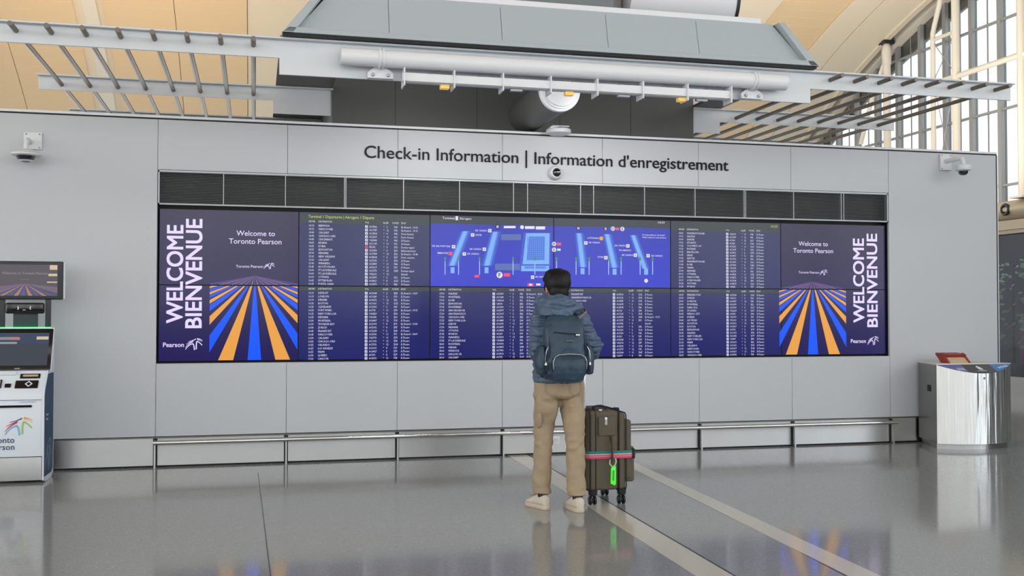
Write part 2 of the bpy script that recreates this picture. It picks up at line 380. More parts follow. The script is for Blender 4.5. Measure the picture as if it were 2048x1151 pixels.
for i in range(6):
    for r in (0, 1):
        z0, z1 = (ZM, Z1) if r else (Z0, ZM); x0, x1 = DX[i], DX[i+1]
        t = thing('video_display', LBL[(i,r)], 'display', ((x0+x1)/2, YS+.03, z0), 'displays of the departures video wall')
        MB().box(x0+.0015, x1-.0015, YS+.002, YS+.06, z0+.0015, z1-.0015).build('housing', M_black, t)
        b = .0045
        MB().box(x0+b, x1-b, YS-.001, YS+.004, z0+b, z1-b).build('screen', {0: S_post, 5: S_post}.get(i, S_map if (r and i in (2,3)) else S_list), t)
        DS[(i,r)] = t
def emit_part(name, mb, m, t):
    if not mb.v: return
    if name.endswith(('stripes', '_lettering')) and ('stripes' in name or 'welcome_l' in name or 'bienvenue' in name):
        for comp in loose(mb): comp.build('stripe' if 'stripes' in name else 'letter', m, t)
        return
    o = mb.build(name, m, t)
    if len(mb.f) > 1 and name not in ('terminal_roof', 'pier_roof', 'terminal_skylight'): o['kind'] = 'stuff'      # print too small to pick apart
    return o
def loose(mb):
    par_ = list(range(len(mb.v)))
    def find(a):
        while par_[a] != a: par_[a] = par_[par_[a]]; a = par_[a]
        return a
    for f in mb.f:
        for j in f[1:]: par_[find(j)] = find(f[0])
    out = {}
    for f in mb.f:
        c, ix = out.setdefault(find(f[0]), (MB(), {}))
        for j in f:
            if j not in ix: ix[j] = len(c.v); c.v.append(mb.v[j])
        c.f.append(tuple(ix[j] for j in f))
    return [c for c, _ in out.values()]
# --- flight lists
_g = {}
def row_text(mb, s, a, b, h):
    if s not in _g: _g[s] = text_geo(s, 1., 0, 'LEFT', 1)
    vs, fs = _g[s]
    if vs: k = h/.69; mb.add([pD.pt(a+v.x*k*.82, b+(v.y-.345)*k, .0022) for v in vs], fs)
def flights(i, r, rows, title=None, clock=None):
    t = DS[(i,r)]; x = DX[i]; z1 = (Z1 if r else ZM) - .006
    h = .0185; dz = .0314 if r else .0317
    hd = MB(); hz = z1 - (.098 if r else .038)
    hd.add([pD.pt(x+.006, hz, .0016), pD.pt(x+DW-.006, hz, .0016), pD.pt(x+DW-.006, z1, .0016), pD.pt(x+.006, z1, .0016)], [(0,1,2,3)])
    emit_part('header_band', hd, E_head, t)
    hb = MB()
    for s, a in (('HEURE', .088), ('DESTINATION', .176), ('VOL', .602), ('ALLÉE', .768), ('PORTE', .856), ('ÉTAT', .938)): row_text(hb, s, x+a, hz+.018, .016)
    emit_part('column_headings', hb, E_txt, t)
    if title:
        b = MB(); text_on(b, pD, title, x+.085, z1-.035, width=.6, height=.026, lift=.0022, bold=.006); emit_part('heading', b, E_title, t)
    if clock:
        b = MB(); text_on(b, pD, clock, x+DW-.075, z1-.03, height=.026, align='CENTER', lift=.0022); emit_part('clock_time', b, E_title, t)
    tm, de, fn, ai, ga, st, ic, ir, bd = (MB() for _ in range(9))
    for k, (a, d, no, al, gt, s) in enumerate(rows):
        z = hz - .020 - dz*k
        row_text(tm, a, x+.088, z, h); row_text(de, d, x+.176, z, h); row_text(fn, no, x+.642, z, h*.95); row_text(ai, '*', x+.772, z, h); row_text(ai, al, x+.80, z, h)
        row_text(ga, gt, x+.872, z, h); row_text(st, s, x+.938, z, h)
        q = ir if no.startswith('EK') else ic
        q.add([pD.pt(x+.603, z-.0115, .002), pD.pt(x+.627, z-.0115, .002), pD.pt(x+.627, z+.0115, .002), pD.pt(x+.603, z+.0115, .002)], [(0,1,2,3)])
        bd.add([pD.pt(x+.609, z-.006, .0026), pD.pt(x+.617, z-.006, .0026), pD.pt(x+.624, z+.006, .0026), pD.pt(x+.616, z+.006, .0026)], [(0,1,2,3)])
    for nm, b in (('departure_times', tm), ('destination_names', de), ('flight_numbers', fn), ('aisle_numbers', ai), ('gate_numbers', ga), ('flight_status', st), ('airline_icons', ic)): emit_part(nm, b, E_txt, t)
    emit_part('icon_marks', bd, S_list, t); emit_part('red_airline_icons', ir, E_red, t)
rnd = random.Random(3)
def mk(times, dests, spec={}):
    rows = []
    for k, (a, d) in enumerate(zip(times, dests)):
        al = str(rnd.choice([2,3,4,11,11,12])); g = rnd.choice('DEF')+str(rnd.randint(31,90)); no = 'AC'+str(rnd.randint(100,8999)) if rnd.random() < .85 else 'UA'+str(rnd.randint(300,3900))
        s = "À l'heure"
        if k in spec: s = spec[k]
        if s == 'Annulé': g = ''
        if d == 'DUBAI': no = 'EK242'
        rows.append((a, d, no, al, g, s))
    return rows
T = lambda s: s.split()
flights(1, 1, mk(T('14:10 14:15 14:40 14:40 14:45 14:50 14:55 14:55 15:00 15:05 15:20 15:40 15:45 16:00 16:00 16:00 16:05 16:05'),
  'BERMUDA,VANCOUVER,CALGARY,CHICAGO-ORD,CINCINNATI,REGINA,DUBAI,EDMONTON,NEWARK,NEW ORLEANS,CALGARY,WINNIPEG,HOUSTON-IAH,FT LAUDERDALE,FT LAUDERDALE,OTTAWA,PITTSBURGH,PUNTA CANA'.split(','),
  {0:'En Retard - 15:03',1:'En Retard - 15:15',2:'Porte fermée',3:'Porte fermée',6:'Dernier appel',7:'Embarquement',8:'En Retard - 15:44',9:'Porte ouverte',13:'Dernier appel',14:'Annulé'}), title='Terminal 1 Departures | Aérogare 1 Départs')
flights(1, 0, mk(T('16:10 16:10 16:10 16:20 16:25 16:25 16:25 16:25 16:30 16:30 16:40 16:40 16:45 16:50 16:55 16:55 16:55 16:55 16:55 17:00'),
  'DETROIT,LONDON,DENVER,BOSTON,CLEVELAND,FORT MYERS,NEW YORK-LGA,NEWARK,MONTREAL,THUNDER BAY,ZURICH,FRANKFURT,VANCOUVER,CALGARY,CHICAGO-ORD,ORLANDO,LOS ANGELES,MIAMI,QUEBEC,CANCUN'.split(','),
  {0:'En Retard - 16:59',5:'En Retard - 17:15',9:'En Retard - 16:46',12:'En Retard - 18:09'}))
flights(2, 0, mk(T('17:00 17:00 17:00 17:05 17:05 17:15 17:20 17:20 17:25 17:30 17:30 17:30 17:35 17:35 17:55 18:00 18:00 18:00 18:10 18:10'),
  'HALIFAX,MONTREAL,ROME,EDMONTON,MONTERREY,SAN SALVADOR,SAN FRANCISCO,CHICAGO-ORD,NEW YORK-LGA,LISBON,NEWARK,OTTAWA,MUNICH,WINNIPEG,FT LAUDERDALE,MONTREAL,VIENNA,WINDSOR,SAN JOSE CR,CALGARY'.split(','), {0:'En Retard - 18:24'}))
flights(3, 0, mk(T('18:15 18:15 18:15 18:20 18:20 18:20 18:25 18:25 18:25 18:25 18:30 18:30 18:30 18:30 18:30 18:30 18:30 18:30 18:30 18:30'),
  'FRANKFURT,WASHINGTON-DCA,CHICAGO-ORD,HOUSTON,BRUSSELS,OTTAWA,PARIS,DELHI,QUEBEC,SUDBURY,MADRID,DALLAS,LONDON,BOSTON,DENVER,NEWARK,AUSTIN,TAMPA,RALEIGH,MIAMI'.split(','), {7:'En Retard - 19:15',9:'Annulé'}))
flights(4, 1, mk(T('18:30 19:00 19:00 19:00 19:25 19:25 19:25 19:35 19:35 19:35 19:40 20:00 20:00 20:10 20:15 20:15 20:25 20:25'),
  'WASHINGTON-IAD,HALIFAX,DENVER,ATLANTA,COLUMBUS OH,PHOENIX,BARCELONA,DELHI,SEATTLE,WASHINGTON-IAD,ROME,TAMPA,NEWARK,OTTAWA,VANCOUVER,LONDON-LHR,VICTORIA,MUNICH'.split(',')), clock='14:33')
flights(4, 0, mk(T('20:25 20:30 20:30 20:30 20:30 20:35 20:35 20:40 20:40 20:45 20:50 20:55 20:55 21:00 21:00 21:15 21:40 21:50 22:00 22:05'),
  "FREDERICTON,ZURICH,LONDON,MONTREAL,PARIS-CDG,ST JOHN'S,MEXICO CITY,DUBLIN,LAS VEGAS,HOUSTON,BOSTON,EDMONTON,HALIFAX,NEW YORK-JFK,NEW YORK-LGA,MIAMI,ORLANDO,SAINT JOHN,VANCOUVER,CHICAGO-ORD".split(',')))
# --- welcome posters
def poster(i, L):
    up, lo = DS[(i,1)], DS[(i,0)]
    st = {('o',0): MB(), ('o',1): MB(), ('b',0): MB(), ('b',1): MB()}
    ax, az = P(*L['apex']); xl, xr = P(L['xl'], 650)[0], P(L['xr'], 650)[0]; zb = Z0+.006; zt = az
    w = (xr-xl)/2; cx = ax; hgt = az-zb
    # slopes of stripe edges: x offset at the bottom line as a share of the apex height
    edges = [(-.0785,.0785,'b'), (.244,.415,'o'), (.567,.728,'b'), (.885,1.07,'o'), (1.217,1.48,'b'), (1.54,1.78,'o'), (1.925,2.2,'b'), (2.28,2.6,'o'), (2.73,3.2,'b'), (3.4,4.0,'o'), (4.4,5.3,'b')]
    k = hgt
    def clipx(pg):
        for lim, sgn in ((xl, 1), (xr, -1)):
            out = []
            for a in range(len(pg)):
                p, q = pg[a], pg[(a+1) % len(pg)]; ip = (p[0]-lim)*sgn >= -1e-9; iq = (q[0]-lim)*sgn >= -1e-9
                if ip: out.append(p)
                if ip != iq: tt = (lim-p[0])/(q[0]-p[0]); out.append((lim, p[1]+tt*(q[1]-p[1])))
            pg = out
        return pg
    for a, b, c in edges:
        for s in ((1,) if a < 0 else (1, -1)):
            pg = clipx([(cx, az), (cx+s*a*k, zb), (cx+s*b*k, zb)])
            if len(pg) < 3: continue
            for r in (0, 1):
                q = clip_z(pg, ZM+(.006 if r else -.006), bool(r))
                if len(q) >= 3: st[(c,r)].add([pD.pt(x, z, .0022) for x, z in q], [tuple(range(len(q)))])
    for (c, r), b in st.items(): emit_part('blue_stripes' if c == 'b' else 'orange_stripes', b, (E_blu if c == 'b' else E_org) if not r else (E_bdim if c == 'b' else E_odim), up if r else lo)
    for word, cut in (('WELCOME', 3), ('BIENVENUE', 4)):
        u0, u1, v0, v1 = L[word]; x = (P(u0, (v0+v1)/2)[0]+P(u1, (v0+v1)/2)[0])/2; hh = P(u1, (v0+v1)/2)[0]-P(u0, (v0+v1)/2)[0]; za, zc = P((u0+u1)/2, v0)[1], P((u0+u1)/2, v1)[1]
        full_ = text_geo(word, 1.)[0]; x0 = min(v.x for v in full_); x1 = max(v.x for v in full_)
        kx = (zc-za)/(x1-x0); ky = hh/.72; o_ = .018; adv0 = glyph_adv('', 1.)
        for i_, chh in enumerate(word):        # each letter is thickened by overlapping copies and belongs to one display
            vs, fs = text_geo(chh, 1., 0, 'LEFT', 4); ad = (glyph_adv(word[:i_], 1.)-adv0 if i_ else 0) - x0
            b = MB()
            for q_, (dx_, dy_) in enumerate(((0,0),(o_,0),(-o_,0),(0,o_),(0,-o_),(o_,o_),(-o_,-o_),(o_,-o_),(-o_,o_))):
                b.add([pD.pt(x-(v.y+dy_-.345)*ky, za+(v.x+dx_+ad)*kx, .0022+q_*2e-5) for v in vs], fs)
            zc_ = sum(v.z for v in b.v)/len(b.v)
            b.build('letter', E_lil, up if zc_ > ZM else lo)
    b = MB(); 
    for s, u0, u1, v in L['t']:
        x0, z = P(u0, v); x1, _ = P(u1, v); text_on(b, pD, s, (x0+x1)/2, z, width=x1-x0, align='CENTER', lift=.0022, bold=.004, res=3)
    emit_part('welcome_lettering', b, E_lil, up)
    b = MB(); u0, u1, v0, v1 = L['lg1']; x0, z0 = P(u0, v1); x1, z1 = P(u1, v0); logo(pD, x0, z0, x1-x0, z1-z0, b, .0022); emit_part('small_logo', b, E_lil, up)
    b = MB(); u0, u1, v0, v1 = L['lg2']; x0, z0 = P(u0, v1); x1, z1 = P(u1, v0); logo(pD, x0, z0, x1-x0, z1-z0, b, .0022)
    s, u0, u1, v = L['p']; x0, z = P(u0, v); x1, _ = P(u1, v); text_on(b, pD, s, x0, z, width=x1-x0, lift=.0022, bold=.014, res=3); emit_part('burst_logo', b, E_lil, lo)
poster(0, dict(apex=(509.8,551), xl=419, xr=595, WELCOME=(333,366,645,450), BIENVENUE=(371,404,655,438),
  t=[('Welcome to',473,550,465.6), ('Toronto Pearson',458,563,481.5), ('Toronto Pearson',472,526,532)], lg1=(527.5,549,525.6,538), lg2=(371,405,676,700), p=('Pearson',326,368,689)))
poster(5, dict(apex=(1625,563), xl=1558.5, xr=1692, WELCOME=(1706,1728,644,477), BIENVENUE=(1733.5,1754.5,653,467.5),
  t=[('Welcome to',1597,1655.5,486.6), ('Toronto Pearson',1586.4,1666,500.3), ('Toronto Pearson',1597,1638,544)], lg1=(1639.5,1654.7,539,550.5), lg2=(1735,1757,672,690), p=('Pearson',1701.4,1731.5,681.5)))
# --- terminal map (two displays)
def mapc(i):
    t = DS[(i,1)]; z1 = Z1-.006; b = MB()
    x0, x1 = DX[i]+.006, DX[i+1]-.006
    if i == 3: x1 = DX[4]-.03
    b.add([pD.pt(x0, z1-.075, .0016), pD.pt(DX[i+1]-.006, z1-.075, .0016), pD.pt(DX[i+1]-.006, z1, .0016), pD.pt(x0, z1, .0016)], [(0,1,2,3)])
    emit_part('header_band', b, E_head, t)
    return t
tL, tR = mapc(2), mapc(3)
E_p1 = emis('pier_light', rgb(104,150,214), 1); E_p2 = emis('pier_mid', rgb(70,116,196), 1); E_p3 = emis('pier_dark', rgb(48,76,170), 1); E_grn = emis('pin_green', rgb(60,120,70), 1); E_pole = emis('pin_pole', rgb(130,160,225), 1); E_dk = emis('dark_icon', rgb(18,20,40), 1); E_shade = emis('map_shade', rgb(72,92,150), 1)
def pg(mb, pts, lift=.002): mb.add([pD.pt(*P(u, v), lift) for u, v in pts], [tuple(range(len(pts)))])
def px_rect(mb, u0, u1, v0, v1, lift=.0022): pg(mb, [(u0,v1),(u1,v1),(u1,v0),(u0,v0)], lift)
def disc(mb, u, v, r, lift=.0024, n=16):
    c = P(u, v); s = r*.0047; mb.add([pD.pt(c[0]+s*math.cos(2*math.pi*k/n), c[1]+s*math.sin(2*math.pi*k/n), lift) for k in range(n)], [tuple(range(n))])
def pier(t, top, bot, wt, wb_, stub):   # top/bot centre pixels
    a, b, c = MB(), MB(), MB()
    pg(c, [(top[0]-wt*.95,top[1]), (bot[0]-wb_*.95,bot[1]), (bot[0]+wb_*1.0,bot[1]), (top[0]+wt*1.1,top[1])], .0018)
    pg(b, [(top[0]-wt*.62,top[1]), (bot[0]-wb_*.62,bot[1]), (bot[0]+wb_*.62,bot[1]), (top[0]+wt*.62,top[1])], .0021)
    pg(a, [(top[0]-wt*.42,top[1]), (bot[0]-wb_*.42,bot[1]), (bot[0]+wb_*.34,bot[1]), (top[0]+wt*.34,top[1])], .0024)
    pg(a, [(stub[0]-4,stub[1]-11), (stub[0]-4,stub[1]+1), (stub[0]+4,stub[1]+1), (stub[0]+4,stub[1]-11)], .0024)
    emit_part('pier_shadow', c, E_p3, t); emit_part('pier_side', b, E_p2, t); emit_part('pier_roof', a, E_p1, t)
pier(tL, (931,462), (904,531), 10, 11, (905,545)); pier(tL, (991,463), (974,531), 10, 12, (973,545))
pier(tR, (1158,466), (1166,534), 9, 10, (1165,547)); pier(tR, (1214,468), (1229,535), 9, 10, (1229,548)); pier(tR, (1266,470), (1290,537), 8, 9, (1292,548))
b, c, d, e_ = MB(), MB(), MB(), MB()
pg(c, [(1047,465),(1039,531),(1101,531),(1102,465)], .0018); pg(b, [(1052,466),(1045,528),(1098,528),(1099,466)], .0021); pg(d, [(1058,472),(1053,520),(1089,520),(1090,472)], .0024)
px_rect(b, 1042, 1098, 531, 542, .0021); px_rect(d, 1049, 1092, 532, 537, .0024)
emit_part('terminal_shadow', c, E_p3, tL); emit_part('terminal_roof', b, E_p1, tL); emit_part('terminal_skylight', d, E_p2, tL)
gl = MB()
for k in range(9): px_rect(gl, 1055+k*4, 1055.6+k*4, 474, 519, .0027)
for k in range(11): px_rect(gl, 1054, 1089, 475+k*4.2, 475.6+k*4.2, .0027)
emit_part('skylight_grid', gl, E_p3, tL)
for r4 in ((1002,1042,468,480), (990,1040,527,540)):
    b = MB(); px_rect(b, *r4, .0017); emit_part('bridge', b, E_shade, tL)
for t, us in ((tL, (890,917,959,1026,1069.5)), (tR, (1113,1152,1178,1217,1242,1280,1305))):
    b, c = MB(), MB()
    for u in us: px_rect(c, u-.9, u+.9, 521, 549, .0028); pg(b, [(u-2.3,517),(u,523),(u+2.3,517),(u,512)], .0029)
    emit_part('pin_poles', c, E_pole, t); emit_part('pin_heads', b, E_grn, t)
for t, items in ((tL, [('Terminal',885,909,435.5),('Aérogare',919,943,436.5),('AIR CANADA',950,974,460.5),('UNITED',950,964,469.5),('TAP AIR PORTUGAL',863,901,491.5),('EMIRATES',875,896,505.5),('AIR CANADA',939,963,497.5),('AIR CANADA',934,958,507),('AIR CANADA',1070,1092,553)]),
                 (tR, [('14:33',1316,1329,444.5),('LUFTHANSA',1175,1198,475.5),('AIR CANADA',1177,1200,484.5),('AIR CANADA',1229,1251,490.5),('ITA AIRWAYS',1238,1262,500),('SWISS',1195,1207,513.5),('AIR CANADA',1243,1266,509.5),('AIR CANADA',1302,1325,511),('Correspondances via tunnel',1284,1329,469),('Other airport connections',1284,1332,474)])):
    b = MB()
    for s, u0, u1, v in items:
        x0, z = P(u0, v); x1, _ = P(u1, v); text_on(b, pD, s, x0, z, width=x1-x0, height=.021 if s[0] in 'T1' and len(s) < 9 or s == 'Aérogare' else .016, lift=.0026, bold=.006, res=1)
    emit_part('map_lettering', b, E_txt, t)
    ic, rd, dk = MB(), MB(), MB()
    if t is tL:
        px_rect(ic, 911, 916, 432, 440, .0026)
        for u, v in ((979.5,461),(945,469.5),(907,493),(968.5,498),(928.5,507.5),(1065,554)): px_rect(ic, u-3.3, u+3.3, v-3.3, v+3.3, .0026); px_rect(dk, u-1, u+1, v-1, v+1, .0029)
        px_rect(rd, 897, 904.5, 503, 510, .0026); px_rect(rd, 949, 958, 549.5, 554.5, .0026); px_rect(rd, 1007.5, 1020, 546, 552.5, .0026); px_rect(rd, 1055, 1067, 566, 572, .0026); px_rect(ic, 1058.5, 1063.5, 567, 571, .0028)
        disc(ic, 999, 549.5, 6.5); px_rect(ic, 1050, 1069, 452, 457.5, .0026); px_rect(ic, 1071.5, 1090, 452.5, 458.5, .0026); px_rect(ic, 1007.5, 1031, 451.5, 456, .0024); disc(ic, 1044, 454, 4); disc(dk, 995, 453, 5)
        px_rect(ic, 993, 994.5, 450.5, 455.5, .0028); px_rect(ic, 995.5, 997, 450.5, 455.5, .0028); px_rect(ic, 1072, 1081, 566.5, 570.5, .0026)
        text_on(dk, pD, 'F', P(999,549.5)[0], P(999,549.5)[1], height=.036, align='CENTER', lift=.003, bold=.02)
    else:
        for u, v in ((1171.5,485.5),(1255.5,491.5),(1211.5,515),(1270.5,510),(1296,511)): px_rect(ic, u-3.3, u+3.3, v-3.3, v+3.3, .0026); px_rect(dk, u-1, u+1, v-1, v+1, .0029)
        for u, v, s in ((1108,487.5,'D'),(1108,499,'E'),(1225.5,457,'D'),(1244.5,457.5,'E')): disc(ic, u, v, 4.6); text_on(dk, pD, s, P(u,v)[0], P(u,v)[1], height=.025, align='CENTER', lift=.003, bold=.02)
        px_rect(rd, 1113.5, 1122, 485, 490.5, .0026); px_rect(rd, 1231, 1238, 455, 460, .0026); px_rect(ic, 1114, 1121, 497, 501, .0024); disc(dk, 1156.5, 456, 4.6); disc(dk, 1211, 457, 4.4); px_rect(ic, 1154.6, 1156, 453.8, 458.4, .0028); px_rect(ic, 1157, 1158.6, 453.8, 458.4, .0028); px_rect(ic, 1209.5, 1210.6, 454.5, 460, .0028); px_rect(ic, 1211.5, 1212.6, 454.5, 460, .0028)
        disc(ic, 1292, 561, 4.2); b = MB(); px_rect(b, 1199, 1206, 473, 480, .0026); emit_part('orange_icon', b, E_org, t)
    emit_part('map_icons', ic, E_txt, t); emit_part('flag_icons', rd, E_red, t); emit_part('dark_icons', dk, E_dk, t)
# ------------------------------------------------------------------ service core and canopy above the wall
core = MB(); core.box(.70, 4.385, .30, 2.6, 3.06, 4.6)
co_ = struct(core.build('wall_core', M_core), 'charcoal service core rising behind the wall')
for x in (1.3, 2.1, 2.95, 3.7): MB().box(x-.0015, x+.0015, .298, .3, 3.1, 4.4).build('panel_joint', M_black, co_)
cp = thing('canopy_frame', 'light grey metal canopy of beams and round rods projecting above the wall', 'canopy', (2.43, 0, 3.06))
def beam(Y, xa, xb, sa, sb, z0, z1, zthick, mname, ca=None, cb=None, ft=.025):
    """T beam whose web is deeper between sa and sb; ca-cb is cut out (where the core stands)"""
    segs = [(xa, xb)] if ca is None else [(xa, ca), (cb, xb)]
    for k, (a, b) in enumerate(segs):
        poly = [(a, z1), (b, z1)]
        if ca is None: poly += [(b, z0), (sb, z0), (sb, zthick), (sa, zthick), (sa, z0), (a, z0)]
        elif k == 0: poly += [(b, zthick), (sa, zthick), (sa, z0), (a, z0)]
        else: poly = [(a, z1), (b, z1), (b, z0), (sb, z0), (sb, zthick), (a, zthick)]
        MB().prism([(x, Y, z) for x, z in poly], (0, .02, 0)).build(mname, M_canopy, cp, bevel=.002, seg=1)
        MB().box(a-.01 if k == 0 else a, b+.01, Y-.05, Y+.07, z1, z1+.014).build('flange', M_canopy, cp, bevel=.002, seg=1)
beam(-1.5, -1.87, 6.73, .172, 4.687, 3.305, 3.442, 3.178, 'front_beam')
beam(.33, -1.879, 6.757, .158, 4.697, 3.342, 3.46, 3.222, 'middle_beam', .70, 4.385)
beam(1.95, -1.88, 6.76, .16, 4.69, 3.345, 3.46, 3.225, 'rear_beam', .70, 4.385)
M_rod = mat('canopy_rod', rgb(112,104,94), .4, .5)
rod = None
for x in [-1.687+.238*i for i in range(8)] + [4.88+.24*i for i in range(8)]:
    if rod is None: rod = MB().tube([(0,-1.7,3.392), (0,1.99,3.392)], .019, 12).build('rod', M_rod, cp, smooth=True, loc=(x,0,0))
    else: twin(rod, (x,0,0), cp)
for a, b in ((.18, .70), (4.385, 4.69)): MB().box(a, b, -1.42, 2.0, 3.476, 3.5).build('deck_plate', M_core, cp)
# sloped hood: trapezoid tray with a raised lip
hd = thing('sloped_hood', 'grey trapezoid hood with panel joints above the canopy front beam', 'hood', (2.45, -1.5, 3.456))
ZH0, ZH1 = 3.478, 3.86
def hp(x, t, d): # t 0 bottom..1 top, d depth behind the face
    return (x, -1.62+.10*t+d, ZH0+(ZH1-ZH0)*t)
bl, br, tl, tr = .189, 4.708, .477, 4.435
lip = .07
def along(t, inset=0): return (bl+(tl-bl)*t+inset, br+(tr-br)*t-inset)
joints = [bl, 1.01, 1.92, 2.82, 3.63, br]; jt = [tl]+joints[1:-1]+[tr]
for i in range(5):
    a0, a1 = joints[i]+(.1 if i == 0 else .002), joints[i+1]-(.1 if i == 4 else .002)
    b0, b1 = (jt[i]+.09 if i == 0 else joints[i]+.002), (jt[i+1]-.09 if i == 4 else joints[i+1]-.002)
    MB().prism([hp(a0,.1,.07), hp(a1,.1,.07), hp(b1,1,.07), hp(b0,1,.07)], (0,.02,0)).build('hood_panel', M_hood, hd)
MB().hexa([hp(bl,0,0), hp(br,0,0), hp(br-.01,0,.3), hp(bl+.01,0,.3), hp(bl+.05,.12,0), hp(br-.05,.12,0), hp(br-.05,.12,.3), hp(bl+.05,.12,.3)]).build('bottom_lip', M_hood, hd, bevel=.004)
for s in (0, 1):
    a0, b0 = along(0)[s], along(1)[s]; k = 1 if s == 0 else -1
    MB().hexa([hp(a0,.0,0), hp(a0+k*.085,.0,0), hp(a0+k*.085,.0,.3), hp(a0,.0,.3), hp(b0,1,0), hp(b0+k*.06,1,0), hp(b0+k*.06,1,.3), hp(b0,1,.3)]).build('side_lip', M_hood, hd, bevel=.004)
MB().box(.2, 4.69, -1.6, -1.3, ZH0-.02, ZH0-.001).build('underside', M_black, hd)  # black stands in for the shadow line beneath the hood
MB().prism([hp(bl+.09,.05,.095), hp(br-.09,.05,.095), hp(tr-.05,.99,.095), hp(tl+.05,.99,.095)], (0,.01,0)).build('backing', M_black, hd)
# channel and ducts on top of the hood
za = W(1424, 47, -1.45).z
ch = tag(MB().box(.8, W(1520,50,-1.43).x, -1.45, -1.3, za+.0, za+.075).build('roof_channel', M_white, bevel=.004), 'white metal channel lying along the top of the hood', 'channel')
xa, xb = W(1247,20,-.9).x, W(1455,20,-.9).x
du = thing('round_duct', 'large white round duct behind the top of the hood', 'duct', ((xa+xb)/2, -.9, 3.86))
MB().tube([(xa,-.8,4.22),(xb,-.8,4.22)], .33, 40).build('duct_shell', M_white, du, smooth=True); MB().tube([(xb-.01,-.8,4.22),(xb+.02,-.8,4.22)], .337, 40).build('end_ring', M_dark, du, smooth=True)
MB().box(xa+.1, xb-.1, -.9, -.7, 3.86, 3.95).build('duct_cradle', M_dark, du)
tag(MB().box(W(940,10,-.9).x, W(1212,10,-.9).x, -1.1, -.5, 3.86, 4.6).build('square_duct', mat('duct_grey', rgb(112,118,120), .5, .3), bevel=.005), 'dark grey square duct behind the top of the hood', 'duct')
tag(MB().box(W(1216,10,-.8).x, xa-.02, -.9, -.5, 3.86, 4.6).build('duct_connector', mat('connector_grey', rgb(150,146,142), .5), bevel=.005), 'grey connector between square duct and round white duct', 'duct')
MB().box(.5, 4.4, -1.35, 2.6, 3.80, 3.86).build('roof_deck', M_core, hd)
# ------------------------------------------------------------------ long white tube in front of the beam
tb = thing('support_tube', 'long white horizontal tube clamped to the front beam of the canopy', 'tube', (2.5, -1.6, 3.25))
tx0, tx1 = .63, 4.39; tz = 3.322
MB().tube([(tx0,-1.6,tz), (tx1,-1.6,tz)], .068, 28).build('tube', M_white, tb, smooth=True)
for x in (.94, 4.1):
    MB().lathe((x,-1.6,tz), (1,0,0), [(.072,-.022),(.08,-.02),(.08,-.006),(.073,-.005),(.073,.005),(.08,.006),(.08,.02),(.072,.022)], 28).build('collar', M_white, tb, smooth=True)
    k = 1 if x < 2 else -1
    MB().prism([(x-.1*1, -1.56, tz-.145), (x+.1, -1.56, tz-.145), (x+.1, -1.56, tz-.1), (x+.03, -1.56, tz-.05), (x-.03, -1.56, tz-.05), (x-.1, -1.56, tz-.1)], (0,.055,0)).build('bracket', M_white, tb, bevel=.003)
    for s in (-.06, .06): MB().lathe((x+s,-1.56,tz-.12), (0,-1,0), [(.014,0),(.014,.012),(.008,.018)], 8).build('bolt', M_steel, tb)
# ------------------------------------------------------------------ lamp rail under the tube
lr = thing('lamp_rail', 'white lamp rail with upright fins hanging under the long tube', 'light rail', (2.49, -1.62, 3.1))
lx0, lx1 = 1.10, 3.88
MB().box(lx0, lx1, -1.64, -1.62, 3.142, 3.215).build('rail_face', M_white, lr, bevel=.003); MB().box(lx0, lx1, -1.64, -1.58, 3.142, 3.15).build('rail_bottom', M_white, lr)
fin = None
for i in range(8):
    x = lx0+.015+(lx1-lx0-.03)*i/7
    if fin is None: fin = MB().prism([(-.005,-1.66,3.112),(-.005,-1.501,3.112),(-.005,-1.501,3.25),(-.005,-1.66,3.25)], (.01,0,0)).build('fin', M_white, lr, loc=(x,0,0))
    else: twin(fin, (x,0,0), lr)
M_lamp = mat('amber_lamp', rgb(228,190,96), .4, emit=rgb(255,205,110), es=.25)
for x in (1.44, 2.46, 3.44): MB().box(x-.035, x+.035, -1.62, -1.56, 3.112, 3.142).build('amber_lamp', M_lamp, lr, bevel=.003)
for x in (2.02, 2.93, 3.62): MB().box(x-.05, x+.05, -1.61, -1.57, 3.124, 3.142).build('lamp_socket', M_steel, lr, bevel=.003)
for i in range(7):
    x = lx0+.2+i*.39
    MB().tube([(x,-1.6,3.2), (x+.02,-1.6,3.235), (x+.06,-1.59,3.24), (x+.2,-1.59,3.242)], .005, 6).build('cable', mat('cable_grey', rgb(120,114,108), .5), lr, smooth=True)
l_ = bpy.data.lights.new('wall_top_fill', 'AREA'); l_.shape = 'RECTANGLE'; l_.size = 1.0; l_.size_y = .06; l_.energy = 7; l_.color = (1, .98, .96)
for x in (1.62, 3.38):
    o_ = bpy.data.objects.new('wall_top_fill', l_); COL.objects.link(o_); o_.location = (x, -1.5, 3.10); o_.rotation_euler = (math.radians(75), 0, 0)    # area lights added by the rail to brighten the wall top
# ------------------------------------------------------------------ round duct nose sticking out of the core
nd = thing('air_duct', 'dark grey round duct with a white end cap sticking out of the core', 'duct', (2.56, -.2, 3.1))
dcx, dcz = 2.70, 3.30
e0 = W(1124, 178, -.95)
MB().tube([(e0.x,.3,e0.z), (e0.x,-.86,e0.z)], .178, 40).build('duct_shell', M_core, nd, smooth=True)
MB().lathe((e0.x,-.86,e0.z), (0,-1,0), [(.178,-.02),(.185,-.015),(.185,.03),(.176,.035),(.165,.036),(.165,.06),(.15,.062)], 40).build('end_ring', M_white, nd, smooth=True)
MB().lathe((e0.x,-.86,e0.z), (0,-1,0), [(.15,.05),(.149,.085),(.13,.092),(.0,.094)], 40).build('end_cap', M_white, nd, smooth=True)
